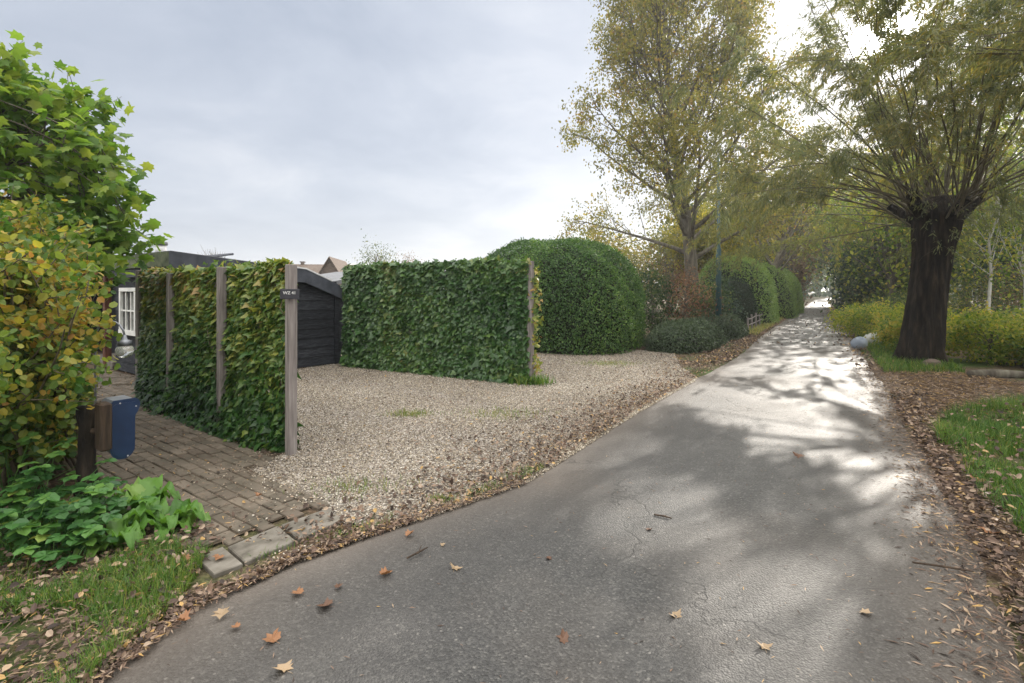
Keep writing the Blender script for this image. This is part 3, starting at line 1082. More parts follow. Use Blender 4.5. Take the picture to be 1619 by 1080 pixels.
N1 = -W2      # outward of the path wall
N2 = -W1      # outward of the lane wall
roofline2 = lambda s: np.interp(s, [0, 2.3, 3.3], [2.2, 1.98, 1.62])
o = Acc()
boards(o, C0, W1, N1, 2.85, .02, lambda s: 2.08)
boards(o, C0 + N1 * 0, W2, N2, 3.1, .02, lambda s: roofline2(s) - .06)
o.box((C0[0] + N1[0] * .02 + N2[0] * .02, C0[1] + N1[1] * .02 + N2[1] * .02, 1.0), (.09, .09, 2.1), np.array([[*W1, 0], [*W2, 0], [0, 0, 1]]))
e2 = C0 + W2 * 3.1
o.box((e2[0] + N2[0] * .02, e2[1] + N2[1] * .02, .81), (.09, .09, 1.62), np.array([[*W1, 0], [*W2, 0], [0, 0, 1]]))
# back walls
bc = C0 + W1 * 7
o.box((*(C0 + W1 * 3.5 + W2 * 3.1), .9), (7, .08, 1.8), np.array([[*W1, 0], [*W2, 0], [0, 0, 1]]))
o.box((*(bc + W2 * 1.5), 1.1), (.08, 3.2, 2.2), np.array([[*W1, 0], [*W2, 0], [0, 0, 1]]))
o.build('wall', M['black_wood'], house)
# porch recess: dark inner wall, brown posts, brace, step
o = Acc()
q = C0 + W1 * 5.0 + W2 * .9
o.box((q[0], q[1], 1.05), (4.2, .06, 2.1), np.array([[*W1, 0], [*W2, 0], [0, 0, 1]]))
q = C0 + W1 * 2.87 + W2 * .45
o.box((q[0], q[1], 1.05), (.06, .9, 2.1), np.array([[*W1, 0], [*W2, 0], [0, 0, 1]]))
o.build('porch_wall', M['black_wood'], house)
AX = np.array([[*W1, 0], [*W2, 0], [0, 0, 1]])
for s in (3.35, 4.9):
    o = Acc()
    q = C0 + W1 * s - W2 * .02
    o.box((q[0], q[1], 1.03), (.12, .12, 2.06), AX, bev=.008)
    o.build('porch_post', M['red_wood'], house)
o = Acc()
q0, q1 = C0 + W1 * 3.3 - W2 * .02, C0 + W1 * 2.93 - W2 * .02
o.tube([(q0[0], q0[1], 1.55), (q1[0], q1[1], 2.0)], .055, 4)
o.build('brace', M['red_wood'], house)
o = Acc()
q = C0 + W1 * 3.9 + W2 * .25
o.box((q[0], q[1], .07), (1.9, .6, .16), AX, bev=.01)
o.build('porch_step', M['concrete'], house)
# roof: felt plane over both walls, fascias, pale strip
o = Acc()
oh = .14
c = C0 + N1 * oh + N2 * oh
Lr = 3.1 + 2 * oh
prof = [(0, 2.27), (2.3 + oh, 2.05), (3.1 + 2 * oh, 1.68)]
for (s0, z0), (s1, z1) in zip(prof, prof[1:]):
    for zz, fl in ((0, 0), (-.05, 1)):
        pass
    A0, A1 = c + W2 * s0, c + W2 * s1
    B0, B1 = A0 + W1 * 7.3, A1 + W1 * 7.3
    V = [(*A0, z0), (*A1, z1), (*B1, z1 + .12), (*B0, z0 + .05), (*A0, z0 - .05), (*A1, z1 - .05), (*B1, z1 + .07), (*B0, z0)]
    o.add(V, [(0, 1, 2, 3), (7, 6, 5, 4), (0, 4, 5, 1), (3, 2, 6, 7)] + ([(0, 3, 7, 4)] if s0 == 0 else [(1, 5, 6, 2)]))
o.build('roof', M['bitumen'], house)


def strip(name, pts, hgt, tk, n, matn):
    """a board under a line of (x, y, z) points, outward normal n"""
    o = Acc()
    k = len(pts)
    V = []
    for x, y, z in pts:
        V += [(x, y, z), (x, y, z - hgt), (x + n[0] * tk, y + n[1] * tk, z - hgt), (x + n[0] * tk, y + n[1] * tk, z)]
    F = [(0, 3, 2, 1), tuple(4 * (k - 1) + q for q in (0, 1, 2, 3))]
    for i in range(k - 1):
        for q in range(4):
            F.append((4 * i + q, 4 * i + (q + 1) % 4, 4 * i + 4 + (q + 1) % 4, 4 * i + 4 + q))
    o.add(V, F)
    return o.build(name, M[matn], house)


pr = [(*(c + N2 * .003 + W2 * (s + (.0 if s else -.03))), z - .012) for s, z in prof]
strip('fascia', pr, .27, .03, N2, 'fascia')
pm = [(*(c + N1 * .003 + W1 * s), 2.258 + .006 * s) for s in (0, 3, 7.3)]
strip('fascia', pm, .25, .03, N1, 'mossy')
ps = [(*(c + N2 * .004 + W2 * s), np.interp(s, [p[0] for p in prof], [p[1] for p in prof]) + .022) for s in (1.9, 2.44, 2.75, 3.05)]
strip('edge_strip', ps, .03, .04, N2, 'lead_white')
# soffit beam over the window
o = Acc()
q = C0 + W1 * 1.4 + N1 * .06
o.box((q[0], q[1], 1.93), (2.9, .10, .14), AX)
o.build('wall_plate', M['fascia'], house)
# window
win = Acc()
wc = C0 + W1 * 1.92 + N1 * .075
ww, wh, wz = .84, .90, 1.21
for (ds, dz, sx, sz) in ((0, wh / 2 - .035, ww, .07), (0, -wh / 2 + .045, ww + .06, .09), (-ww / 2 + .035, .0, .07, wh - .165), (ww / 2 - .035, .0, .07, wh - .165)):
    q = wc + W1 * ds
    win.box((q[0], q[1], wz + dz + (.01 if sz > .5 else 0)), (sx, .09, sz), AX)
for ds in (-.13, .13):
    q = wc + W1 * ds
    win.box((q[0], q[1], wz), (.03, .05, wh - .18), AX)
q = wc
for ds in (-.265, 0, .265):
    q = wc + W1 * ds
    win.box((q[0], q[1], wz + .01), (.22, .046, .028), AX)
wn = win.build('window', M['white_paint'], house)
o = Acc()
q = wc - N1 * .01
o.box((q[0], q[1], wz), (ww - .1, .01, wh - .12), AX)
o.build('pane', M['pane'], wn)
# glass roof bay on the roof
gl = Acc()
q = C0 + W1 * 3.6 + W2 * 1.9
for k in range(8):
    for zt in (0,):
        b0 = C0 + W1 * (3.2 + k * .6) + W2 * 1.4
        gl.tube([(*b0, 2.28), (*(b0 + W2 * 1.0), 2.50)], .022, 4)
for s_, z_ in ((1.4, 2.28), (2.4, 2.50)):
    b0, b1 = C0 + W1 * 3.1 + W2 * s_, C0 + W1 * 7.5 + W2 * s_
    gl.tube([(*b0, z_), (*b1, z_)], .028, 4)
gb = gl.build('roof_light', M['fascia'], house)
o = Acc()
b = [C0 + W1 * 3.2 + W2 * 1.41, C0 + W1 * 7.4 + W2 * 1.41, C0 + W1 * 7.4 + W2 * 2.39, C0 + W1 * 3.2 + W2 * 2.39]
o.add([(*b[0], 2.275), (*b[1], 2.275), (*b[2], 2.49), (*b[3], 2.49)], [(0, 1, 2, 3)])
o.build('pane', M['pale_sheet'], gb)
# roof vent
ve = Acc()
vc = C0 + W1 * .52 + W2 * .0 + N1 * .05
ve.tube([(*vc, 2.2), (*vc, 2.40)], .085, 14)
vt = ve.build('roof_vent', M['lead_white'], house, True)
o = Acc()
o.tube([(*vc, 2.40), (*vc, 2.42), (*vc, 2.455), (*vc, 2.462)], [.10, .105, .10, .05], 14)
o.build('vent_cap', M['bitumen'], vt, True)

# grey felt roofed shed behind the house
sh_ = thing('garden_shed', (-5.6, 14.6, 0), 'low shed with a flat grey felt roof behind the black house', 'shed')
o = Acc()
AXS = np.array([[*P_DIR, 0], [*R_DIR, 0], [0, 0, 1]])
o.box((-5.6, 14.8, .85), (2.6, 2.6, 1.7), AXS)
o.build('wall', M['black_wood'], sh_)
o = Acc()
q = np.array([-5.6, 14.8])
cs = [q - P_DIR * 1.5 - R_DIR * 1.6, q + P_DIR * 1.45 - R_DIR * 1.6, q + P_DIR * 1.45 + R_DIR * 1.6, q - P_DIR * 1.5 + R_DIR * 1.6]
zs_ = (1.74, 1.70, 2.20, 2.24)
o.add([(*c_, z_) for c_, z_ in zip(cs, zs_)] + [(*c_, z_ - .1) for c_, z_ in zip(cs, zs_)], [(0, 1, 2, 3), (7, 6, 5, 4)] + [(k, k + 4, (k + 1) % 4 + 4, (k + 1) % 4) for k in range(4)])
o.build('roof', M['bitumen'], sh_)

# short black slatted fence between house and the dark ivy screen
q0, q1 = C0 + W2 * 3.2 + W1 * .02, np.array([-3.35, 11.55])
bf = thing('slatted_fence', (*((q0 + q1) / 2), 0), 'narrow black slatted fence panel between the black house and the dark ivy', 'fence')
d = (q1 - q0) / np.linalg.norm(q1 - q0)
nn_ = np.array([d[1], -d[0]])
A2 = np.array([[*d, 0], [*nn_, 0], [0, 0, 1]])
o = Acc()
ln = np.linalg.norm(q1 - q0)
for k in range(11):
    o.box((*((q0 + q1) / 2), .1 + k * .14), (ln, .02, .10), A2)
o.build('slat_panel', M['black_wood'], bf)
for e in (q0, q1):
    o = Acc()
    o.box((*(e + nn_ * .045), .8), (.07, .07, 1.65), A2)
    o.build('post', M['black_wood'], bf)


# ------------------------------------------------------------------ roofs far behind the drive
def gable(name, c, ang, lx_, ly_, eave, ridge, roofm, wallm, label, chim=()):
    t = thing(name, (*c, 0), label, 'house')
    d = np.array([math.cos(ang), math.sin(ang)])
    n = np.array([-d[1], d[0]])
    A = np.array([[*d, 0], [*n, 0], [0, 0, 1]])
    o = Acc()
    g = [(-lx_, -ly_), (lx_, -ly_), (lx_, ly_), (-lx_, ly_)]
    V = [(*(np.array(c) + d * x + n * y), z) for z in (0, eave) for x, y in g] + [(*(np.array(c) + d * x), ridge - .06) for x in (-lx_, lx_)]
    o.add(V, [(0, 1, 5, 4), (2, 3, 7, 6), (1, 2, 6, 9, 5), (3, 0, 4, 8, 7)])
    o.build('wall', M[wallm], t)
    o = Acc()
    x = lx_ + .25
    yo = ly_ + .3
    ze = eave - .3 * (ridge - eave) / ly_
    cc = np.array(c)
    for sgn in (-1, 1):
        V = [(*(cc + d * -x + n * sgn * yo), ze), (*(cc + d * x + n * sgn * yo), ze), (*(cc + d * x), ridge), (*(cc + d * -x), ridge)]
        V += [(a_, b_, z_ - .1) for a_, b_, z_ in V]
        o.add(V, [(0, 1, 2, 3), (7, 6, 5, 4), (0, 4, 5, 1), (1, 5, 6, 2), (3, 7, 4, 0)])
    rf = o.build('roof', M[roofm], t)
    for s, hh in chim:
        o = Acc()
        q = cc + d * s
        o.box((*q, ridge + hh / 2 - .1), (.24, .24, hh), A)
        o.box((*q, ridge + hh - .04), (.36, .36, .08), A)
        o.build('chimney', M['tile'], rf)
    return t


gable('farmhouse', (-15.6, 41), R(8), 3.9, 3.2, 2.3, 3.75, 'tile', 'concrete', 'far farmhouse with a long brown tiled roof behind the black house', ((-2.6, .2), (-1.3, .22)))
gable('gabled_house', (-13.4, 39), R(98), 3.0, 1.0, 2.4, 4.05, 'tile', 'tile', 'far house end with steep brown gable roof beside pale roof')
gable('barn', (-11.4, 44), R(5), 2.4, 3.0, 2.5, 3.95, 'pale_sheet', 'concrete', 'far barn with pale grey sheet roof behind the dark ivy screen')

# ------------------------------------------------------------------ the mailbox on its post
mb = np.array([-3.18, 3.78])
t = thing('mailbox', (*mb, 0), 'dark blue letterbox with rounded lid on a rough dark timber post', 'mailbox')
o = Acc()
zz = np.linspace(-.05, .74, 12)
o.tube([(mb[0] + rng.normal(0, .006), mb[1] + rng.normal(0, .006), z) for z in zz], .058 + .006 * np.sin(zz * 9), 12, bumpy=.06)
o.build('post', M['dark_bark'], t, True)
fx = np.array([.584, .812])           # width direction of the blue end plate, which faces the lane
fnn = np.array([fx[1], -fx[0]])       # outward of the blue face
o0 = np.array([-3.10, 3.90])          # left lower corner of the blue end plate
MZ = .285
prof2 = []
for k in range(9):                    # lower rounded corners
    an = math.pi + k / 8 * math.pi / 2
    prof2.append((.085 + .085 * math.cos(an), .085 + .085 * math.sin(an)))
for k in range(9):
    an = 1.5 * math.pi + k / 8 * math.pi / 2
    prof2.append((.105 + .085 * math.cos(an), .085 + .085 * math.sin(an)))
prof2 += [(.192, .30), (.198, .335), (.222, .362)]
for k in range(7):
    an = -R(25) + k / 6 * R(115)
    prof2.append((.182 + .05 * math.cos(an), .398 + .05 * math.sin(an)))
prof2 += [(.03, .446), (0, .425)]
prof2 = [(a_ * .84, b_ * 1.04) for a_, b_ in prof2]
ex3, ey3, ez3 = (*fx, 0), (0, 0, 1), (*fnn, 0)
o = Acc()
o.extrude(prof2, (*o0, MZ), ex3, ey3, ez3, .012)
blue = o.build('front_plate', M['blue_paint'], t)
o = Acc()
pc_ = np.array(prof2).mean(0)
o.extrude([tuple(pc_ + (np.array(q_) - pc_) * .9) for q_ in prof2], (*(o0 + fnn * .0121), MZ), ex3, ey3, ez3, .005)
o.build('panel', M['blue_paint'], blue)
for px_, pz_ in ((.06, .44), (.165, .40), (.11, .02)):
    o = Acc()
    q = o0 + fx * px_ + fnn * .0165
    o.tube([(*q, MZ + pz_), (*(q + fnn * .004), MZ + pz_)], .006, 8)
    o.build('screw', M['steel'], blue)
o = Acc()
prof3 = [(.012 + a_ * .93, .012 + b_ * .955) for a_, b_ in prof2]
q = o0 - fnn * .24
o.extrude(prof3, (*q, MZ), ex3, ey3, ez3, .2395)
o.build('body', M['grey_metal'], t)
o = Acc()
AXM = np.array([[*fx, 0], [*fnn, 0], [0, 0, 1]])
o.box((-3.02, 3.74, .60), (.075, .13, .35), AXM, bev=.012)
o.build('wooden_block', M['brown_wood'], t)
o = Acc()
o.tube([(mb[0], mb[1], .56), (-3.05, 3.74, .56), (-3.14, 3.92, .56)], .022, 6)
o.build('bracket', M['brown_wood'], t)

# garden lantern on a thin bent pole, behind the shrub
lb = np.array([-4.28, 5.2])
t = thing('garden_lantern', (*lb, 0), 'glass globe lantern hanging from a thin curved metal pole beside the shrub', 'lantern')
o = Acc()
pts = [(lb[0], lb[1], z) for z in np.linspace(0, 1.12, 5)] + [(lb[0] + .15 - .15 * math.cos(a_), lb[1], 1.12 + .17 * math.sin(a_)) for a_ in np.linspace(.25, math.pi * .95, 9)]
o.tube(pts, .010, 8)
o.build('pole', M['grey_metal'], t, True)
hx = lb[0] + .30
o = Acc()
o.tube([(hx, lb[1], 1.15), (hx, lb[1], 1.10), (hx, lb[1], 1.09), (hx, lb[1], 1.04)], [.012, .025, .06, .064], 14)
o.build('lamp_cap', M['grey_metal'], t, True)
o = Acc()
an = np.linspace(.35, math.pi, 9)
o.tube([(hx, lb[1], .985 + .072 * math.cos(q)) for q in an], np.maximum(.082 * np.sin(an), .004), 16)
o.build('globe', M['lamp_glass'], t, True)

# ------------------------------------------------------------------ plants at the near left
# the yellowing shrub
sc = np.array([-4.25, 4.35, 0])
t = thing('autumn_shrub', tuple(sc), 'tall shrub with green, yellow and brown leaves behind the letterbox', 'shrub')
st, cr = Acc(), Acc()
tips = []
for k in range(110):
    b0 = sc + np.array([rng.normal(0, .35), rng.normal(0, .3), 0])
    d0 = np.array([rng.normal(0, .34), rng.normal(0, .34), 1.0])
    pth = path3(b0, d0, rng.uniform(1.7, 2.35), 8, .02, .10)
    if (pth[:, 0] / pth[:, 1]).max() > -.80:
        continue
    st.tube(pth, np.linspace(.018, .004, 9), 5, cap=False)
    for q in range(11):
        p0, tg = at(pth, rng.uniform(.12, 1))
        tw = path3(p0, dev(tg, rng.uniform(.6, 1.4)), rng.uniform(.25, .65), 4, -.03, .18)
        if (tw[:, 0] / tw[:, 1]).max() > -.785 or rng.uniform() < .15:
            continue
        st.tube(tw, np.linspace(.006, .002, 5), 3, cap=False)
        for f in (.2, .35, .5, .65, .8, .9, 1.0):
            tips.append(at(tw, f)[0])
tips = np.array(tips)
ok = (tips[:, 0] / tips[:, 1] < -.785 - .045 * np.sin(tips[:, 2] * 4)) & (tips[:, 2] > .25)
lo_ = (tips[:, 2] < .95) & (tips[:, 0] / tips[:, 1] > -.84)
tips = tips[ok & ~lo_]
tn = np.clip(.36 + .28 * fnoise(tips[:, 0] * 1.4 + tips[:, 2], tips[:, 1] + tips[:, 2], 3, 2.4), .05, .95)
leafy(cr, tips, 6, .055, .058, ROUND, tn, .5, .16, flat=.8)
st.build('stem', M['twig'], t, True)
cr.build('foliage', M['beech_leaf'], t)

# the maple above it
mc = np.array([-6.6, 5.9, 0])
t = thing('maple_tree', tuple(mc), 'small maple with bright green lobed leaves rising above the yellowing shrub', 'tree')
st, cr = Acc(), Acc()
trk = path3(mc, (0.03, 0, 1), 3.4, 8, .0, .03)
st.tube(trk, np.linspace(.10, .03, 9), 8)
tips = []
cc = np.array([-6.35, 5.9, 2.75])
mains = []
for k in range(300):
    tgt = unit(1)[0]
    tgt = cc + tgt * rng.uniform(.35, 1) ** .4 * np.array([1.85, 1.15, 1.84])
    if tgt[2] < 1.6:
        continue
    if len(mains) < 16:
        p0, tg = at(trk, np.clip((tgt[2] - .9) / 3.4 * rng.uniform(.5, .9), .2, .98))
        r0 = .022
    else:
        cand = [at(mains[rng.integers(len(mains))], rng.uniform(.35, .95))[0] for _ in range(10)]
        p0 = min(cand, key=lambda q: np.linalg.norm(q - tgt))
        r0 = .010
    ln_ = np.linalg.norm(tgt - p0)
    m = p0 * .5 + tgt * .5 + np.array([0, 0, .10]) + rng.normal(0, .07, 3) * ln_
    lb_ = np.array([p0, p0 * .6 + m * .4 + (0, 0, .02), m, m * .5 + tgt * .5 + (0, 0, .03), tgt])
    st.tube(lb_, np.linspace(r0, .004, 5), 4, cap=False)
    if r0 > .02:
        mains.append(lb_)
    for q in range(6):
        p1, tg = at(lb_, rng.uniform(.5, 1))
        tw = path3(p1, dev(tg, rng.uniform(.3, 1.1)), rng.uniform(.15, .38), 3, .0, .15)
        st.tube(tw, np.linspace(.005, .002, 4), 3, cap=False)
        for f in (.5, 1.0):
            tips.append(at(tw, f)[0])
tips = np.array(tips)
leafy(cr, tips, 3, .07, .125, MAPLE, np.clip(.52 + .22 * fnoise(tips[:, 0] * 2 + tips[:, 2], tips[:, 1], 9, 2), 0, 1), .7, .14)
st.build('trunk', M['bark'], t, True)
cr.build('crown', M['maple_leaf'], t)

# trefoil plants round the post
spots = [(-3.05, 3.05, .34, 'low clump of green trefoil leaves nearest the grass verge'), (-3.45, 3.35, .42, 'leafy green clump between the letterbox post and the photo edge'),
         (-2.80, 3.30, .30, 'small green leafy clump below the letterbox beside dead leaves'), (-3.55, 3.0, .40, 'dense dark green leafy clump at the edge of the photo'),
         (-3.15, 3.50, .36, 'green leafy clump round the foot of the letterbox post'), (-3.75, 3.75, .50, 'tall green leafy clump under the yellowing shrub'),
         (-2.72, 3.02, .22, 'tiny low green leafy clump in the dead leaves')]
for x0, y0, hh, lab in spots:
    t = thing('leafy_plant', (x0, y0, 0), lab, 'plant', 'green leafy plants below the shrub')
    st, cr = Acc(), Acc()
    for k in range(34):
        d0 = np.array([rng.normal(0, .55), rng.normal(0, .55), 1])
        pth = path3((x0 + rng.normal(0, .10), y0 + rng.normal(0, .10), 0), d0, hh * rng.uniform(.5, 1.25), 4, -.06, .12)
        st.tube(pth, np.linspace(.004, .002, 5), 3, cap=False)
        p1 = pth[-1]
        az = rng.uniform(0, TAU)
        tn = float(np.clip(rng.normal(.45, .2), 0, 1))
        for q in range(5):
            a_ = az + q * TAU / 5
            dd = np.array([[math.cos(a_), math.sin(a_), rng.normal(-.15, .15)]])
            cr.leaves(p1[None], dd, np.array([[rng.normal(0, .2), rng.normal(0, .2), 1.0]]), rng.uniform(.055, .085), ROUND, np.array([tn]))
    st.build('stem', M['bramble'], t)
    cr.build('foliage', M['bramble'], t)


def broad_leaf(acc, p, az, ln, wd, rise, tint):
    nseg, nw = 9, 6
    V = []
    for i in range(nseg + 1):
        f = i / nseg
        out_ = ln * (f - .06 * f * f)
        z = rise * math.sin(f * 2.2) * ln - .35 * ln * f ** 3
        w = wd * (math.sin(math.pi * min(1, f * .92 + .05)) ** .7) * (1.15 - .45 * f)
        for j in range(nw + 1):
            g = j / nw * 2 - 1
            zz = z + abs(g) * w * .35 + .028 * math.sin(f * 17 + g * 4 + az) * abs(g) + .012 * math.sin(f * 31 + az * 3)
            V.append((p[0] + math.cos(az) * out_ - math.sin(az) * g * w, p[1] + math.sin(az) * out_ + math.cos(az) * g * w, max(p[2] + zz, .012)))
    F = []
    for i in range(nseg):
        for j in range(nw):
            k = i * (nw + 1) + j
            F.append((k, k + 1, k + nw + 2, k + nw + 1))
    acc.add(V, F, tint)


for (x0, y0, sc_, nl, lab) in ((-2.62, 3.62, .26, 12, 'broad leaved bright green plant directly under the blue letterbox'),
                               (-2.30, 3.40, .24, 14, 'broad leaved bright green plant spreading onto the brick path'),
                               (-2.45, 3.16, .20, 9, 'broad leaved green plant drooping over the grass verge')):
    t = thing('broad_leaf_plant', (x0, y0, 0), lab, 'plant', 'broad leaved plants by the letterbox')
    o = Acc()
    for k in range(nl):
        broad_leaf(o, (x0 + rng.normal(0, .02), y0 + rng.normal(0, .02), .02), k * 2.4 + rng.normal(0, .25), sc_ * rng.uniform(.75, 1.15), sc_ * rng.uniform(.22, .31), rng.uniform(.15, .7), float(np.clip(rng.normal(.5, .2), 0, 1)))
    o.build('foliage', M['dock'], t, True)
    o = Acc()
    o.tube([(x0, y0, -.01), (x0, y0, .03)], .02, 8)
    o.build('stem', M['dock'], t, True)

# grass of the verges
a = Acc()
vp = [gp(-60, 1120), gp(-60, 860), gp(60, 830), gp(230, 840), gp(330, 880), gp(280, 960), gp(170, 1050), gp(120, 1120)]
x, y = scatter(vp, 30000)
g = fnoise(x, y, 41, 3.2)
k = g > -.12 + .25 * rng.normal(size=len(g)) * .5
x, y, g = x[k], y[k], g[k]
n = len(x)
blades(a, x, y, np.full(n, -.01), rng.uniform(.02, .095, n) * (1 + .4 * g), np.full(n, .0045) * rng.uniform(.7, 1.3, n), np.clip(.46 + .2 * fnoise(x, y, 42, 2) + .12 * rng.normal(size=n), 0, 1), .9)
x, y = scatter([gp(-60, 860), gp(-60, 1120), (-3.4, .6), (-6.5, .8), (-6.5, 3.2), (-4.2, 3.3)], 26000)
k = fnoise(x, y, 41, 3.2) > -.2
x, y = x[k], y[k]
n = len(x)
blades(a, x, y, np.full(n, -.01), rng.uniform(.03, .10, n), np.full(n, .005), np.clip(.5 + .2 * fnoise(x, y, 42, 2) + .12 * rng.normal(size=n), 0, 1), .9)
# right-hand tussocks
rp = [gp(1478, 695), gp(1492, 655), gp(1640, 632), gp(1900, 650), gp(1900, 920), gp(1640, 870), gp(1550, 790), gp(1500, 740)]
x, y = scatter(rp, 42000)
k = (fnoise(x, y, 47, 3.0) + .35 * fnoise(x, y, 48, 11.0) > -.72) & (Rx(y) + .28 + .12 * fnoise(x, y, 49, 6.0) < x)
x, y = x[k], y[k]
n = len(x)
hm = .13 + .08 * fnoise(x, y, 43, 3.6)
blades(a, x, y, np.full(n, -.01), hm * rng.uniform(.3, 1.5, n), np.full(n, .0055) * rng.uniform(.7, 1.3, n), np.clip(.45 + .22 * fnoise(x, y, 44, 3) + .16 * rng.normal(size=n), 0, 1), 1.0)
# grass round the willow and along the far verges
for (xa, xb, ya, yb, n, hh) in ((0.2, 1.8, 9.8, 22, 16000, .16), (.3, 1.6, 22, 60, 9000, .2)):
    y = rng.uniform(ya, yb, n)
    x = Rx(y) + rng.uniform(xa, xb, n)
    blades(a, x, y, np.full(n, -.01), hh * rng.uniform(.4, 1.4, n), np.full(n, .010), np.clip(rng.normal(.5, .2, n), 0, 1), 1.0)
x, y = .33 + rng.normal(0, .16, 500), 8.72 + rng.normal(0, .10, 500)
blades(a, x, y, np.zeros(500), rng.uniform(.06, .22, 500), np.full(500, .012), np.clip(rng.normal(.5, .15, 500), 0, 1), 1.2)
# thin weeds on the drive and between the slabs
y = rng.uniform(2.9, 4.6, 2500)
x = Lx(y) - np.abs(rng.normal(0, .12, 2500)) - .02
k = fnoise(x, y, 55, 5) > -.05
n = k.sum()
blades(a, x[k], y[k], np.full(n, -.005), rng.uniform(.02, .06, n), np.full(n, .004), np.clip(rng.normal(.55, .15, n), 0, 1), 1.0)
for cx_, cy_, sp, n in ((*gp(650, 655), .16, 500), (*gp(800, 655), .3, 500), (*gp(960, 575), .35, 900), (*gp(700, 792), .06, 120), (*gp(560, 770), .2, 300)):
    x, y = cx_ + rng.normal(0, sp, n), cy_ + rng.normal(0, sp * .6, n)
    blades(a, x, y, np.full(n, 0.0), rng.uniform(.02, .06, n), np.full(n, .005), np.clip(rng.normal(.75, .15, n), 0, 1), 1.2)
# yellow grass below the picket fence
y = rng.uniform(18, 30, 3000)
x = Lx(y) - rng.uniform(.1, 1.0, 3000)
blades(a, x, y, np.full(3000, 0.0), rng.uniform(.08, .25, 3000), np.full(3000, .012), np.clip(rng.normal(.95, .08, 3000), 0, 1), 1.0)
tag(a.build('grass', M['grass']), 'green grass on both verges of the lane', 'grass', kind='stuff')

# leaf litter
a = Acc()


def litter(x, y, size, tint, z=.012, lift=.02):
    n = len(x)
    Pt = np.stack([x, y, z + np.abs(rng.normal(0, lift, n))], -1)
    D = unit(n) * np.array([1, 1, .4])
    a.leaves(Pt, D, unit(n) * .8 + np.array([0, 0, 1.0]), size * rng.uniform(.5, 1.4, n), OVAL, np.clip(tint + rng.normal(0, .15, n), 0, 1))


def narrow_litter(x, y, size, tint, z=.02):
    n = len(x)
    Pt = np.stack([x, y, z + np.abs(rng.normal(0, .006, n))], -1)
    a.leaves(Pt, unit(n) * np.array([1, 1, .12]), unit(n) * .4 + np.array([0, 0, 1.0]), size * rng.uniform(.5, 1.3, n), NARROW, np.clip(tint + rng.normal(0, .2, n), 0, 1))


n = 1500                                   # near left verge, along the lane
y = rng.uniform(1.9, 3.5, n)
off = np.abs(rng.normal(0, .13, n)) * np.where(y > 2.75, .5, 1.5) - .05
litter(Lx(y) - off, y, .032, .45, lift=.012)
n = 3000
y = rng.uniform(1.9, 4.2, n)
off = np.abs(rng.normal(0, .13, n)) * np.where(y > 2.75, .6, 1.6) - .07
narrow_litter(Lx(y) - off, y, .04, .5)
n = 1100
x, y = scatter(vp, n)
litter(x, y, .038, .45)
n = 2500
x, y = scatter(vp, n)
narrow_litter(x, y, .045, .5)
x, y = scatter([gp(180, 900), gp(290, 800), gp(350, 850), gp(300, 880), gp(330, 920)], 250)
litter(x, y, .04, .5, .022)
x, y = scatter(path_poly, 6500)
narrow_litter(x, y, .035, .45, .022)
x, y = scatter(path_poly, 750)
litter(x, y, .03, .55, .024, .004)
n = 3000                                   # in the gravel near the lane
y = rng.uniform(3.2, 13, n)
litter(Lx(y) - np.abs(rng.normal(0, .7, n)), y, .04, .5, .014, .006)
x, y = scatter(gravel_poly, 2200)
litter(x, y, .032, .55, .014, .006)
n = 5000
y = rng.uniform(3.2, 13, n)
narrow_litter(Lx(y) - np.abs(rng.normal(0, .55, n)), y, .04, .5, .014)
n = 2500
y = rng.uniform(3.2, 9, n)
litter(Lx(y) - np.abs(rng.normal(0, .35, n)), y, .034, .5, .014, .008)
x, y = scatter(gravel_poly, 9000)
k = fnoise(x, y, 71, 1.6) > -.1
narrow_litter(x[k], y[k], .045, .55, .014)
n = 7000                                   # far left edge below the low hedge
y = rng.uniform(11, 32, n)
litter(Lx(y) - np.abs(rng.normal(0, .5, n)), y, .06, .5, .012, .02)
n = 9000                                   # right edge of the lane: narrow willow leaves
y = rng.uniform(1.8, 10.5, n)
narrow_litter(Rx(y) + rng.normal(.12, .26, n), y, .06, .45)
n = 12000
y = rng.uniform(1.8, 10.5, n)
narrow_litter(Rx(y) + rng.normal(.15, .32, n), y, .028, .5, .015)
n = 9000
x, y = scatter([gp(1400, 590), gp(1480, 585), gp(1619, 605), gp(1760, 640), gp(1760, 680), gp(1500, 665), gp(1460, 690)], n)
narrow_litter(x, y, .08, .68)
x, y = scatter(rp, 900)
litter(x, y, .05, .5, .05, .05)
n = 3000
y = rng.uniform(2.2, 8, n)
litter(Rx(y) + np.abs(rng.normal(.15, .25, n)), y, .045, .4)
n = 5000
y = rng.uniform(10, 50, n)
litter(Rx(y) + rng.normal(.15, .35, n), y, .07, .5)
n = 2500                                   # thin scatter over the asphalt
y = rng.uniform(1.5, 14, n) ** 1.0
tt_ = rng.beta(1.2, .7, n)
narrow_litter(Lx(y) + (Rx(y) - Lx(y)) * tt_, y, .032, .5, .034)
n = 1200
y = rng.uniform(14, 45, n)
litter(Lx(y) + (Rx(y) - Lx(y)) * rng.uniform(0, 1, n), y, .06, .35, .03)
tag(a.build('leaf_litter', M['litter']), 'small brown fallen leaves along the edges of the lane', 'leaf litter', kind='stuff')


# single big fallen leaves
def curled(tmpl, curl):
    v, f = tmpl
    v = v.copy()
    v[:, 2] += curl * (np.abs(v[:, 0]) ** 1.5 + .6 * (v[:, 1] - .4) ** 2)
    return v, f


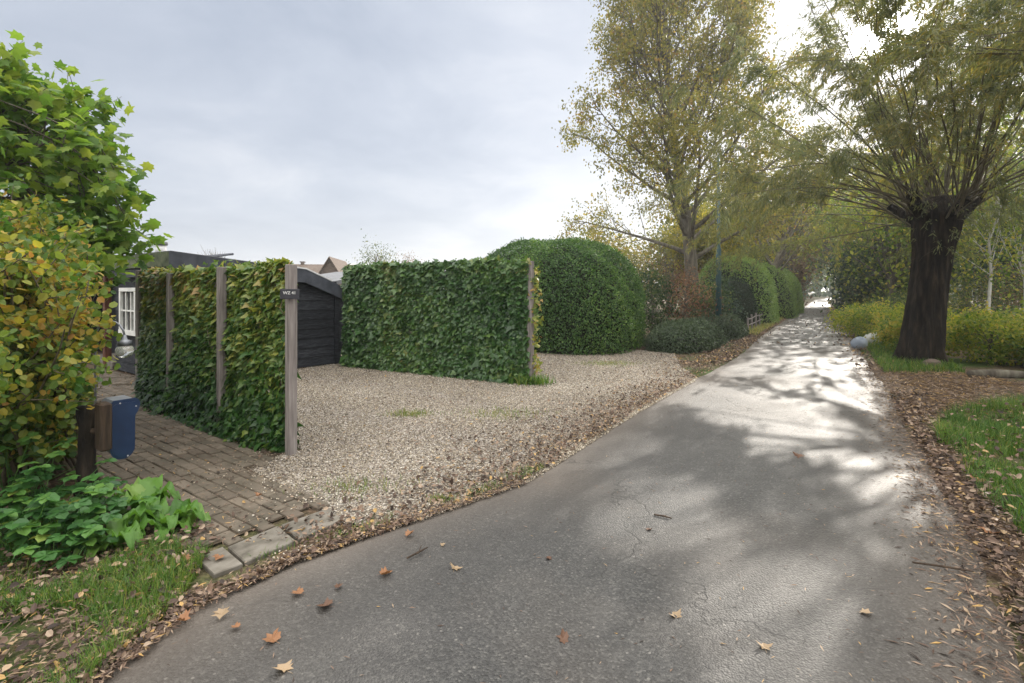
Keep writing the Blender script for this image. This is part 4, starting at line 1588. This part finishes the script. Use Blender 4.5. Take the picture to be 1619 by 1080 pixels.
protos = {}
for kind, mt in (('orange', 'big_leaf_orange'), ('tan', 'big_leaf_tan'), ('brown', 'big_leaf_brown')):
    o = Acc()
    v, f = curled(MAPLE, {'orange': .35, 'tan': .5, 'brown': .8}[kind])
    v = v - np.array([0, .4, 0])
    v = v + rng.normal(0, .05, v.shape) + np.stack([0 * v[:, 0], 0 * v[:, 0], np.abs(v[:, 0]) * rng.uniform(.2, .8) + rng.normal(0, .07, len(v))], -1)
    o.add(v, f, .5)
    stm = [(0, -.4, .02), (.02, -.6, .04), (.05, -.8, .02)]
    o.tube(stm, .012, 4)
    protos[kind] = o.build('fallen_leaf', M[mt])
big = [(610, 917, .10, 'orange', 'orange brown curled leaf alone on the asphalt beyond the kerb slabs'),
       (720, 908, .09, 'tan', 'pale pinkish flat leaf on the asphalt beside a lone orange leaf'),
       (350, 982, .10, 'tan', 'tan leaf on the asphalt closest to the leafy grass verge'),
       (470, 948, .09, 'orange', 'orange tinged leaf on the asphalt below the middle kerb slab'),
       (535, 938, .07, 'brown', 'dark twisted leaf casting a shadow on the near asphalt'),
       (447, 1070, .13, 'tan', 'large tan leaf cut by the bottom edge of the photo'),
       (430, 1022, .10, 'orange', 'split orange leaf on the asphalt above a large tan leaf'),
       (512, 970, .12, 'brown', 'flattened dark brown leaf stain beside a twig'),
       (290, 992, .10, 'orange', 'rust coloured leaf at the very edge of grass and asphalt'),
       (648, 853, .09, 'orange', 'rust leaf where gravel meets the asphalt'),
       (408, 790, .09, 'orange', 'bright orange leaf on the brick path'),
       (345, 890, .09, 'orange', 'orange leaf lying on the broken narrow kerb slab'),
       (288, 895, .11, 'orange', 'large orange leaf in the dead leaves beside the broken kerb slab'),
       (868, 893, .06, 'brown', 'small dark leaf alone in the middle of the near asphalt'),
       (1026, 846, .06, 'brown', 'small curled brown leaf just left of the lane centre'),
       (1262, 728, .14, 'brown', 'big dark red leaf in the shade on the middle of the lane'),
       (890, 1022, .10, 'brown', 'torn brown leaf near the bottom middle of the photo'),
       (1068, 985, .09, 'tan', 'pale greenish leaf on the near asphalt'),
       (1370, 980, .09, 'tan', 'tan leaf in a sun fleck on the near asphalt'),
       (1208, 1035, .08, 'tan', 'light tan leaf between two sun flecks near the bottom'),
       (1565, 700, .12, 'orange', 'orange leaf at the foot of the right grass bank'),
       (1545, 765, .15, 'orange', 'large orange leaf below the right grass bank'),
       (1590, 830, .14, 'tan', 'yellowish leaf under the right grass bank'),
       (1565, 850, .14, 'orange', 'flat brownish orange leaf beside the yellowish one by the right bank'),
       (700, 870, .05, 'tan', 'tiny pale leaf on the asphalt near the gravel'),
       (372, 1003, .06, 'orange', 'little orange leaf next to the tan leaf by the verge')]
first = {}
for u, v, sz, kind, lab in big:
    x, y = gp(u, v)
    onroad = Lx(y) < x < Rx(y)
    if kind not in first:
        o = protos[kind]
        first[kind] = o
    else:
        o = protos[kind].copy()
        COL.objects.link(o)
    o.location = (x, y, .036 if onroad else .03)
    o.scale = (sz * rng.uniform(.45, .75), sz * rng.uniform(.5, .75), sz * rng.uniform(.25, .6))
    o.rotation_euler = (rng.normal(0, .15), rng.normal(0, .15), rng.uniform(0, TAU))
    tag(o, lab, 'leaf', 'big fallen leaves')
# twigs
for (u, v, ln_, az, lab) in ((660, 885, .16, .9, 'dark short twig on the asphalt by the kerb'), (1048, 826, .12, -.5, 'short stick on the left half of the lane'),
                             (1490, 908, .28, -.35, 'long thin twig at the littered right edge of the lane')):
    x, y = gp(u, v)
    o = Acc()
    d = np.array([math.cos(az), math.sin(az), 0])
    p = np.array([x, y, .042])
    o.tube([p - d * ln_ / 2, p + np.array([.006, -.004, .004]), p + d * ln_ / 2], [.005, .006, .003], 6)
    o.tube([p + d * .01, p + d * .05 + np.array([-.02, .03, .008])], [.003, .002], 5)
    tag(o.build('twig', M['brown_wood'], loc=(x, y, 0)), lab, 'twig', 'twigs on the lane')

# ------------------------------------------------------------------ hedges and shrubs left of the lane
dome('domed_hedge', (1.25, 15.0), (2.55, 2.0), 3.08, 'big dark green domed hedge at the back of the gravel drive', 'hedge', 60000, .055, group='clipped domed hedges', expo=3.0, tint=.48, jag=.045)
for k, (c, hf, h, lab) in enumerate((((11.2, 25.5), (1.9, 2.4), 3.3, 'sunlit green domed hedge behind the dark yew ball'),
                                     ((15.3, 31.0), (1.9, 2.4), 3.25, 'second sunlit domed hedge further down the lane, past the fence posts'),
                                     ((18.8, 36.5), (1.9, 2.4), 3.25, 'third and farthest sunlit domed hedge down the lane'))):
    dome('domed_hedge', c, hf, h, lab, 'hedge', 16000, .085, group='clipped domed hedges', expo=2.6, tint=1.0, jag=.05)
dome('clipped_yew', (10.05, 22.8), (.9, .9), 2.15, 'dark clipped yew ball in front of the sunlit hedge', 'yew', 9000, .06, cat='bush', tint=.4, expo=2.4, tmpl=RHOMB)
dome('low_hedge', (5.0, 14.5), (.85, 1.75), .72, 'low spreading grey green hedge at the corner of the drive', 'cotoneaster', 13000, .055, expo=2.4, tint=.5, jag=.12, group='low hedges along the lane')
dome('low_hedge', (7.1, 17.4), (.75, 1.75), .78, 'low grey green hedge running up to the small fence', 'cotoneaster', 10000, .055, expo=2.4, tint=.45, jag=.12, group='low hedges along the lane')
clump_tree('dark_shrub', (4.6, 16.6), 2.3, .7, .2, 'bg_green', 46, 60, .09, 'dark green twiggy shrub against the big domed hedge', 'shrub', trunk_r=.04, tint=.25, tmpl=OVAL)
clump_tree('russet_shrub', (5.75, 16.8), 2.2, .75, .25, 'russet', 60, 32, .07, 'shrub with russet dried flower heads behind the low hedge', 'shrub', trunk_r=.04, tmpl=OVAL, hollow=.3)
clump_tree('olive_shrub', (7.0, 18.3), 2.1, .7, .2, 'bg_green', 50, 55, .09, 'olive green shrub in front of the lamp post', 'shrub', trunk_r=.04, tint=.45, tmpl=OVAL)
clump_tree('holly_bush', (8.25, 20.4), 2.1, .75, .2, 'bg_blue', 50, 60, .10, 'dark bluish evergreen bush beside the clipped yew ball', 'bush', trunk_r=.05, tint=.6, tmpl=OVAL)
clump_tree('twiggy_shrub', (6.3, 20.5), 3.2, 1.3, .6, 'bg_brown', 70, 18, .07, 'bare brownish twiggy shrub round the tall tree trunk', 'shrub', trunk_r=.05, tmpl=OVAL, hollow=.2)

# small rustic fence
q0, q1 = np.array([8.95, 19.2]), np.array([16.5, 31.3])
rf = thing('picket_fence', (*q0, 0), 'low weathered picket fence along the lane in front of the domed hedges', 'fence')
d = (q1 - q0) / np.linalg.norm(q1 - q0)
for k in range(12):
    o = Acc()
    c = q0 + d * (k * 1.3)
    o.tube([(*c, -.05), (*(c + rng.normal(0, .03, 2)), .62 + rng.normal(0, .06))], [.045, .035], 6)
    o.build('post', M['grey_wood'], rf)
o = Acc()
for z in (.3, .52):
    o.tube([(*(q0 + d * s + rng.normal(0, .015, 2)), z + rng.normal(0, .02)) for s in np.linspace(0, 14.4, 12)], .022, 5)
o.build('rail', M['grey_wood'], rf)

# lamp post
lp = np.array([6.98, 17.1])
t = thing('street_lamp', (*lp, 0), 'slim dark green street lamp with curved arm in front of the tall tree', 'street lamp')
o = Acc()
o.tube([(*lp, 0), (*lp, 3.0), (*lp, 3.08), (*lp, 6.15)], [.095, .085, .058, .042], 12)
o.build('pole', M['green_paint'], t, True)
ad = np.array([.80, .6])
ap = [(*(lp + ad * s), 6.15 + .75 * (1 - (1 - s / 1.25) ** 2) * .7) for s in np.linspace(0, 1.0, 7)]
o = Acc()
o.tube(ap, .026, 8)
o.build('arm', M['green_paint'], t, True)
o = Acc()
e = np.array(ap[-1])
o.tube([e, e + np.array([*ad * .12, .015]), e + np.array([*ad * .5, .03]), e + np.array([*ad * .62, .03])], [.035, .07, .075, .03], 10)
lh = o.build('lamp_head', M['lamp_grey'], t, True)

# ------------------------------------------------------------------ the tall tree
tb = np.array([7.9, 22.2, 0])
t = thing('tall_tree', tuple(tb), 'tall tree with sparse olive and yellow autumn leaves behind the street lamp', 'tree')
st, cr = Acc(), Acc()
trk = path3(tb, (0, 0, 1), 14.6, 14, .06, .025)
st.tube(trk, np.interp(np.linspace(0, 1, 15), [0, .06, .25, .6, 1], [.42, .30, .26, .13, .02]), 10)
clumps, ctint = [], []
for k in range(46):
    f = .19 + .78 * (k + .5) / 46
    p0, tg = at(trk, f)
    z = p0[2]
    az = k * 2.399 + rng.normal(0, .3)
    el = np.interp(f, [.2, .45, .8, 1], [R(28), R(48), R(60), R(72)]) + rng.normal(0, .12)
    reach = np.interp(z, [2.5, 4, 6.5, 9.5, 12, 14.6], [4.9, 5.0, 4.7, 4.0, 2.9, 1.2]) * rng.uniform(.8, 1.08)
    L_ = reach / math.cos(el) if el < R(62) else reach / math.cos(R(62))
    L_ = min(L_, 6.5)
    limb = path3(p0, (math.cos(az) * math.cos(el), math.sin(az) * math.cos(el), math.sin(el)), L_, 8, -.01 if z < 6 else .03, .07)
    r0 = np.interp(f, [.2, 1], [.11, .03])
    st.tube(limb, np.linspace(r0, .012, 9), 6, cap=False)
    ns = int(5 + L_ * 1.7)
    for q in range(ns):
        g = rng.uniform(.22, 1)
        p1, tg = at(limb, g)
        sb = path3(p1, dev(tg, rng.uniform(.4, 1.0)), L_ * .34 * (1.25 - g) + .45, 5, .01, .13)
        st.tube(sb, np.linspace(.022, .006, 6), 4, cap=False)
        for w in range(5):
            p2, tg = at(sb, rng.uniform(.3, 1))
            tw = path3(p2, dev(tg, rng.uniform(.4, 1.1)), rng.uniform(.3, .8), 3, -.06, .2)
            st.tube(tw, np.linspace(.005, .002, 4), 3, cap=False)
            tv = rng.normal(.48, .16)
            for f3 in (.4, .75, 1.0):
                clumps.append(at(tw, f3)[0])
                ctint.append(tv)
clumps = np.array(clumps)
keep = rng.uniform(size=len(clumps)) < .95
leafy(cr, clumps[keep], 7, .15, .125, OVAL, np.clip(np.array(ctint)[keep], 0, 1), 1.0, .12, flat=.5)
st.build('trunk', M['bark'], t, True)
cr.build('crown', M['tall_leaf'], t)


# ------------------------------------------------------------------ pollard willows
SA = np.array([math.cos(SUN_AZ), -math.sin(SUN_AZ), 0])
SB = np.cross(SA, np.array(sdir))


def sun_gap(p, seed):
    """openings of a willow's crown: channels between its sprays, running the way the light has drawn the shoots"""
    p = np.atleast_2d(p)
    a_, b_ = p @ SA, p @ SB
    return fnoise(a_, b_, seed + 40, 5.4, 1) + .45 * fnoise(a_, b_, seed + 41, 10.0, 1) > .30  # holes shaped along the sun's rays for dapples on the lane


def willow(base, head_z, head_off, nshoot, lens, seed, label, tmpl_n, bias=(0, 0, 0), group='pollard willows by the lane', trunk_r=.37, leafsize=.125, maxinc=1.5):
    global rng
    rng = np.random.default_rng(seed)
    b = np.array([base[0], base[1], 0.0])
    t = thing('willow_tree', tuple(b), label, 'tree', group)
    st, sh, cr = Acc(), Acc(), Acc()
    hd = b + np.array([*head_off, head_z])
    zs = np.array([0, .12, .35, .8, 1.4, 2.0, 2.5, 2.9, head_z, head_z + .35])
    zs0 = zs
    rs = np.array([1.3, 1.18, 1.08, 1.0, .92, .9, .95, 1.12, 1.2, .7]) * trunk_r
    zs = np.linspace(0, head_z + .35, 40)
    rs = np.interp(zs, zs0, rs)
    pts = [b + np.array([head_off[0] * (z / head_z) ** 1.2, head_off[1] * z / head_z, z]) for z in zs]
    # furrowed trunk: fine ring with ridges
    n = 90
    an = np.arange(n) * TAU / n
    V = []
    for p_, r_, z in zip(np.array(pts), rs, zs):
        ridge = 1 + .045 * np.sin(an * 9 + z * 1.1 + .5 * math.sin(z * 3)) + .04 * np.abs(np.sin(an * 13 + 2 + z * .9 + .7 * math.sin(z * 4.1))) + .018 * np.sin(an * 31 + z * 2.3) + .012 * rng.normal(size=n) + .05 * np.exp(-((z - 1.7) / .18) ** 2) * (np.cos(an + 1.9) > .8)
        flare = 1 + .22 * np.exp(-z / .3) * np.sin(an * 5 + 1.0)
        V.append(np.stack([p_[0] + r_ * ridge * flare * np.cos(an), p_[1] + r_ * ridge * flare * np.sin(an), np.full(n, p_[2])], -1))
    V = np.concatenate(V)
    m = len(zs)
    i = np.arange(m - 1)[:, None] * n
    k = np.arange(n)[None]
    st.add(V, np.stack([i + k, i + (k + 1) % n, i + n + (k + 1) % n, i + n + k], -1).reshape(-1, 4))
    st.f.append((np.array([list(range(n))]) + (m - 1) * n, 0))
    # stout arms of the pollard head
    arms = []
    for k in range(6):
        az = k * TAU / 6 + rng.normal(0, .25)
        a_ = path3(hd + np.array([0, 0, -.35]), (math.cos(az), math.sin(az), .55), rng.uniform(.9, 1.35), 4, .12, .12)
        st.tube(a_, np.linspace(trunk_r * .62, trunk_r * .26, 5), 9, bumpy=.06)
        arms.append(a_)
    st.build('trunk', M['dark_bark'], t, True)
    lv, lt = [], []
    for k in range(nshoot):
        a_ = arms[k % 6]
        p0, tg = at(a_, rng.uniform(.3, 1))
        p0 = p0 + rng.normal(0, .08, 3)
        az = math.atan2(*(a_[-1] - a_[0])[[1, 0]]) + rng.normal(0, .5)
        inc = abs(rng.normal(0, .55)) + .12            # from the vertical
        if rng.uniform() < .42:
            inc = rng.uniform(.8, 1.45)
        inc = min(inc, maxinc)
        d0 = np.array([math.cos(az) * math.sin(inc), math.sin(az) * math.sin(inc), math.cos(inc)]) + np.array(bias)
        ln_ = rng.uniform(*lens)
        s_ = path3(p0, d0, ln_, 10, -.014 * (1 + inc), .065)
        sh.tube(s_, np.linspace(rng.uniform(.014, .026), .0035, 11), 5, cap=False)
        tv = rng.normal(.42, .14)
        for q in range(int(ln_ * 6.0)):
            g = rng.uniform(.18, 1) ** .7
            p1, tg = at(s_, g)
            tw = path3(p1, dev(tg, rng.uniform(.4, 1.1)) + np.array([0, 0, -.2]), rng.uniform(.45, 1.25), 5, -.15, .14)
            if sun_gap(tw[2], seed)[0]:
                continue
            sh.tube(tw, np.linspace(.0032, .0012, 6), 3, cap=False)
            nl = int(72 * tmpl_n)
            kk = rng.uniform(.05, 1, nl)
            for f in kk:
                q_, tq = at(tw, f)
                lv.append((*q_, *tq))
                lt.append(tv)
    # short epicormic tufts on the trunk's head
    for k in range(90):
        az = rng.uniform(0, TAU)
        p1 = hd + np.array([math.cos(az) * trunk_r * 1.1, math.sin(az) * trunk_r * 1.1, rng.uniform(-1.0, .3)])
        tw = path3(p1, (math.cos(az), math.sin(az), .1), rng.uniform(.3, .8), 4, -.22, .15)
        sh.tube(tw, np.linspace(.003, .0012, 5), 3, cap=False)
        for f in rng.uniform(.1, 1, 16):
            q_, tq = at(tw, f)
            lv.append((*q_, *tq))
            lt.append(.3)
    sh.build('shoots', M['willow_shoot'], t, True)
    lv = np.array(lv)
    n = len(lv)
    lt = np.array(lt)
    k = (rng.uniform(size=n) < .9) & ~sun_gap(lv[:, :3], seed)
    lv, lt = lv[k], lt[k]
    n = len(lv)
    P0 = lv[:, :3] + rng.normal(0, .03, (n, 3))
    D = lv[:, 3:] * .6 + .6 * unit(n) + np.array([0, 0, -.35])
    cr.leaves(P0, D, unit(n) + (0, 0, .6), leafsize * rng.uniform(.6, 1.25, n), NARROW, np.clip(np.array(lt) + rng.normal(0, .14, n), 0, 1))
    cr.build('crown', M['willow_leaf'], t)
    return t


willow((9.15, 11.35), 3.35, (.42, 0), 104, (3.8, 7.2), 5, 'big pollard willow with dark furrowed trunk at the right verge of the lane', 1.0, (-.20, -.02, .06))
willow((9.6, 4.6), 3.3, (-.2, 0), 70, (3.8, 6.0), 6, 'nearer willow whose drooping branches enter from the right edge of the photo', .9, (-.34, .10, .12), maxinc=.85)
rng = np.random.default_rng(77)

# ------------------------------------------------------------------ bushes and things of the right verge
by = [((10.15, 12.9), .7, .6, 'yellow_bush', 'sunlit yellow green bush just left of the willow trunk'),
      ((11.4, 14.4), 1.05, .9, 'yellow_bush', 'tall yellow green bush behind and left of the willow trunk'),
      ((10.7, 11.3), .95, .85, 'yellow_bush', 'sunlit yellow green bush just right of the willow trunk'),
      ((11.7, 10.6), .85, .9, 'yellow_bush', 'yellow green bush between willow trunk and photo edge'),
      ((12.6, 11.6), 1.05, 1.1, 'yellow_bush', 'big yellow green bush in front of the low broken fence'),
      ((11.2, 9.85), .55, .75, 'bg_green', 'low mid green bush at the leaf covered clearing'),
      ((12.3, 17.3), 1.0, 1.2, 'yellow_bush', 'yellow green bush behind the two stones'),
      ((14.6, 20.5), 1.0, 1.3, 'yellow_bush', 'small yellow green bush beside the far dark hedge'),
      ((13.6, 14.4), 1.15, 1.3, 'yellow_bush', 'yellow green bush in front of the rustic fence'),
      ((16.2, 20.5), 1.6, 1.8, 'bg_green', 'dense green bush behind the rustic fence'),
      ((19.5, 21.0), 2.0, 2.0, 'bg_green', 'large green bush between the two birches'),
      ((22.5, 21.5), 2.4, 2.2, 'bg_brown', 'brownish bush beyond the birches')]
for c, h, r, lf, lab in by:
    clump_tree('verge_bush', c, h * rng.uniform(.9, 1.3), r, .05, lf, 80, 60, .08, lab, 'bush', 'low bushes on the right verge', .03, tint=.6, tmpl=OVAL, hollow=.3)
clump_tree('verge_bush', (9.7, 12.2), .5, .45, .05, 'yellow_bush', 40, 40, .07, 'small green bush between the stones and the willow trunk', 'bush', 'low bushes on the right verge', .03, tint=.35, tmpl=OVAL, hollow=.3)


def rock(c, r, sq, mt, lab):
    o = Acc()
    nu, nv = 18, 10
    V = []
    for j in range(nv + 1):
        for i in range(nu):
            a_, b_ = i * TAU / nu, -math.pi / 2 + j * math.pi / nv
            k = 1 + .12 * math.sin(2 * a_ + c[0]) * math.cos(b_) + .08 * math.sin(3 * a_ + 4 * b_)
            V.append((c[0] + r * k * math.cos(a_) * math.cos(b_), c[1] + r * .8 * k * math.sin(a_) * math.cos(b_), max(r * sq * .62 + r * sq * k * math.sin(b_), -.02)))
    F = [(j * nu + i, j * nu + (i + 1) % nu, (j + 1) * nu + (i + 1) % nu, (j + 1) * nu + i) for j in range(nv) for i in range(nu)]
    o.add(V, F)
    return tag(o.build('verge_stone', M[mt], loc=(*c, 0), smooth=True), lab, 'stone', 'stones marking the right verge')


rock((9.75, 14.2), .2, .95, 'stone_blue', 'blue grey rounded stone on the right edge of the lane')
rock((10.75, 15.0), .3, .75, 'stone_pale', 'pale whitish stone behind the blue grey one in the bushes')
rock((8.75, 10.55), .16, .7, 'tile', 'small reddish brown stone at the foot of the willow trunk')

# stone slab lying in the clearing, shaped as a rounded piece in bark colours
o = Acc()
o.tube([(8.55, 9.45, .05), (9.0, 9.42, .06), (9.55, 9.35, .05)], [.07, .09, .06], 10, bumpy=.08)
tag(o.build('stone_slab', M['bark'], loc=(9, 9.4, 0), smooth=True), 'short stone slab lying at the edge of the leafy clearing', 'stone slab')

# rustic fences at the right
for (q0, q1, h, npst, lab) in (((14.9, 15.9), (20.5, 14.6), .95, 9, 'weathered rustic rail fence behind the yellow bushes, by the birches'),
                               ((14.6, 11.9), (19.0, 11.6), .55, 6, 'low broken brown fence among the yellow bushes')):
    q0, q1 = np.array(q0), np.array(q1)
    d = q1 - q0
    t = thing('rustic_fence', (*q0, 0), lab, 'fence', 'rustic fences on the right')
    for k in range(npst):
        c = q0 + d * k / (npst - 1)
        o = Acc()
        o.tube([(*c, -.05), (*(c + rng.normal(0, .03, 2)), h + rng.normal(0, .06))], [.05, .04], 6)
        o.build('post', M['grey_wood'], t)
    for z in (h * .45, h * .9):
        o = Acc()
        o.tube([(*(q0 + d * k / 12 + rng.normal(0, .015, 2) + np.array([0, -.06])), z + rng.normal(0, .02)) for k in range(13)], .03, 6)
        o.build('rail', M['grey_wood'], t)
# birches
for (c, h, lab) in (((17.0, 18.0), 8.5, 'white stemmed birch nearer the willow trunk'), ((19.0, 18.8), 9.0, 'white stemmed birch at the right edge of the photo')):
    clump_tree('birch_tree', c, h, 2.3, 2.2, 'yellow_bush', 90, 55, .13, lab, 'tree', 'birches beyond the rustic fence', .06, 'white_bark', .55, OVAL, hollow=.25)

# ------------------------------------------------------------------ trees along and beyond the lane
TR = 'trees further down the lane'
bgt = [('leafy_tree', (19.5, 26), 9.0, 3.2, 1.6, 'yellow_bush', .45, 'yellow green tree beyond the birches on the right'),
       ('dark_conifer', (24.5, 24), 7.5, 2.8, .3, 'bg_blue', .45, 'dark bluish conifer behind the birches'),
       ('leafy_tree', (20.9, 28), 4.4, 1.9, .2, 'bg_green', .45, 'broad green tree standing at the right edge of the lane'),
       ('dark_conifer', (22.0, 31), 4.6, 1.8, .1, 'bg_blue', .5, 'short dark bluish conifer right beside the lane'),
       ('leafy_tree', (26.6, 35), 9.0, 3.4, .8, 'bg_green', .55, 'tall mid green tree right of the lane beyond the dark conifer'),
       ('leafy_tree', (33.2, 44), 14, 5.0, 1.5, 'bg_green', .5, 'tall green tree overhanging the lane from the right'),
       ('leafy_tree', (22.4, 50), 14, 4.4, 2.0, 'tall_leaf', .5, 'tall olive tree over the left side of the lane beyond the copper tree'),
       ('golden_tree', (26.0, 31), 11.5, 4.0, 2.5, 'bg_yellow', .45, 'golden tree glowing behind the willow trunk'),
       ('leafy_tree', (43.5, 58), 13, 5.6, 1.5, 'bg_green', .45, 'big green tree near the far end of the lane on the right'),
       ('copper_tree', (24.0, 46), 7.0, 2.7, .6, 'bg_brown', .5, 'copper brown tree overhanging the lane from the left'),
       ('golden_tree', (17.6, 40), 10.5, 3.8, 1.5, 'bg_yellow', .5, 'golden yellow tree above the domed hedges'),
       ('leafy_tree', (14.3, 38), 8.2, 3.4, 1.2, 'bg_green', .6, 'olive green tree behind the domed hedges'),
       ('dark_conifer', (20.6, 43), 6.2, 2.0, .2, 'bg_blue', .35, 'dark blue green conifer just before the copper tree'),
       ('leafy_tree', (10.6, 34), 6.0, 2.3, .8, 'tall_leaf', .4, 'olive brown tree behind the street lamp'),
       ('golden_tree', (12.0, 31.0), 6.6, 2.2, 3.0, 'bg_yellow', .4, 'yellow leaved tree leaning over the first sunlit hedge'),
       ('leafy_tree', (34.5, 66), 12, 4.6, 1.0, 'bg_green', .4, 'green tree closing the lane on the left far away'),
       ('leafy_tree', (31.0, 43), 12.5, 4.2, 4.6, 'tall_leaf', .42, 'olive tree right of the lane whose crown hangs over the asphalt', (-3.6, 1.5)),
       ('leafy_tree', (15.0, 29.6), 10.5, 3.1, 4.8, 'tall_leaf', .5, 'olive yellow tree left of the lane leaning over it above the domed hedges', (2.6, 2.0)),
       ('leafy_tree', (37.0, 55), 13, 4.6, 4.5, 'bg_green', .55, 'far green tree whose crown spans the lane', (-2.4, 1.0)),
       ('leafy_tree', (63.5, 113), 15, 6.5, 3.2, 'bg_green', .5, 'pale hazy tree closing the far end of the lane'),
       ('leafy_tree', (48, 92), 15, 6.5, .8, 'bg_green', .35, 'hazy tree left of the gap at the end of the lane'),
       ('leafy_tree', (69, 97), 16, 7.0, .8, 'bg_green', .4, 'hazy tree right of the gap at the end of the lane'),
       ('dark_conifer', (40.5, 77), 9, 3.2, .2, 'bg_blue', .4, 'dark conifer at the far left edge of the lane'),
       ('leafy_tree', (52, 68), 13, 5.5, 1.0, 'bg_green', .5, 'tall tree behind the right hand trees of the lane'),
       ('leafy_tree', (34, 38), 12, 5.0, 1.0, 'bg_green', .55, 'big green tree behind the golden tree on the right'),
       ('leafy_tree', (31, 26), 9.5, 4.2, .6, 'yellow_bush', .4, 'broad yellow green tree at the right beyond the rustic fence'),
       ('leafy_tree', (5.0, 31), 5.2, 2.6, 1.0, 'tall_leaf', .4, 'small sparse olive tree left of the tall tree trunk'),
       ('leafy_tree', (8.6, 40), 6.2, 3.4, .6, 'tall_leaf', .45, 'sparse olive tree seen under the crown of the tall tree')]
for nm, c, h, r, z0, lf, tn, lab, *ln_ in bgt:
    dist = math.hypot(*c)
    ls = .13 + dist * .0026
    nc = int(60 + 14 * r)
    per = int(70 if lf != 'tall_leaf' else 30)
    clump_tree(nm, c, h, r, z0, lf, nc, per, ls, lab, 'tree', TR, .05 + h * .018, tint=tn, tmpl=OVAL, hollow=.35, sub=.3, lean=ln_[0] if ln_ else (0, 0))
# trees beyond the drive at the left
clump_tree('leafy_tree', (-12.6, 47.0), 6.0, 1.55, 3.0, 'bg_green', 60, 14, .16, 'small grey green tree beyond the dark ivy screen', 'tree', None, .14, tint=.5, tmpl=OVAL, hollow=.2)
clump_tree('orange_tree', (-9.8, 47.0), 5.2, 1.15, 2.4, 'bg_brown', 46, 14, .13, 'small orange brown tree next to the grey green one', 'tree', None, .12, tint=.7, tmpl=OVAL, hollow=.2)
# a bare tree behind the roof
bb = np.array([-30.2, 50.0, 0])
t = thing('bare_tree', tuple(bb), 'bare leafless tree top showing over the black house roof', 'tree')
st, tw_ = Acc(), Acc()
trk = path3(bb, (0, 0, 1), 3.6, 6, 0, .03)
st.tube(trk, np.linspace(.25, .14, 7), 8)
for k in range(60):
    p0, tg = at(trk, rng.uniform(.75, 1))
    lb_ = path3(p0, dev(np.array([0, 0, 1.0]), rng.uniform(.1, 1.15)), rng.uniform(1.2, 2.2), 6, .02, .1)
    tw_.tube(lb_, np.linspace(.05, .012, 7), 4, cap=False)
    for q in range(5):
        p1, tg = at(lb_, rng.uniform(.3, 1))
        tw_.tube(path3(p1, dev(tg, .6), rng.uniform(.4, 1.0), 3, 0, .15), np.linspace(.018, .008, 4), 3, cap=False)
st.build('trunk', M['bark'], t, True)
tw_.build('branches', M['twig'], t)
# far wood along the horizon
a = Acc()
n = 14000
th = rng.uniform(R(-75), R(75), n)
rr = rng.uniform(150, 175, n)
x, y = rr * np.sin(th), rr * np.cos(th)
hh = 3.4 + 1.2 * fnoise(x, y, 61, .08) + np.where(x > 45, 7.0, 0)
z = rng.uniform(0, 1, n) * hh
D = unit(n)
a.leaves(np.stack([x, y, z], -1), D, unit(n), 2.0 * rng.uniform(.6, 1.3, n), OVAL, np.clip(.35 + .2 * rng.normal(size=n), 0, 1))
tag(a.build('far_woods', M['bg_green']), 'far wood along the horizon behind the fields', 'woods', kind='stuff')

# ------------------------------------------------------------------ the autumn air down the lane
a = Acc()
a.box((0, 0, 10.0), (5400, 5400, 24.0))
hz = a.build('haze', M['soil'])
m, nt, N, L, out = nodes('autumn haze')
v = N('ShaderNodeVolumePrincipled')
v.inputs['Color'].default_value = (.9, .92, .95, 1)
v.inputs['Density'].default_value = .0013
v.inputs['Anisotropy'].default_value = .45
L(v.outputs[0], out.inputs['Volume'])
hz.data.materials.clear()
hz.data.materials.append(m)
tag(hz, 'thin pale autumn haze over the lane and garden', 'haze', kind='stuff')
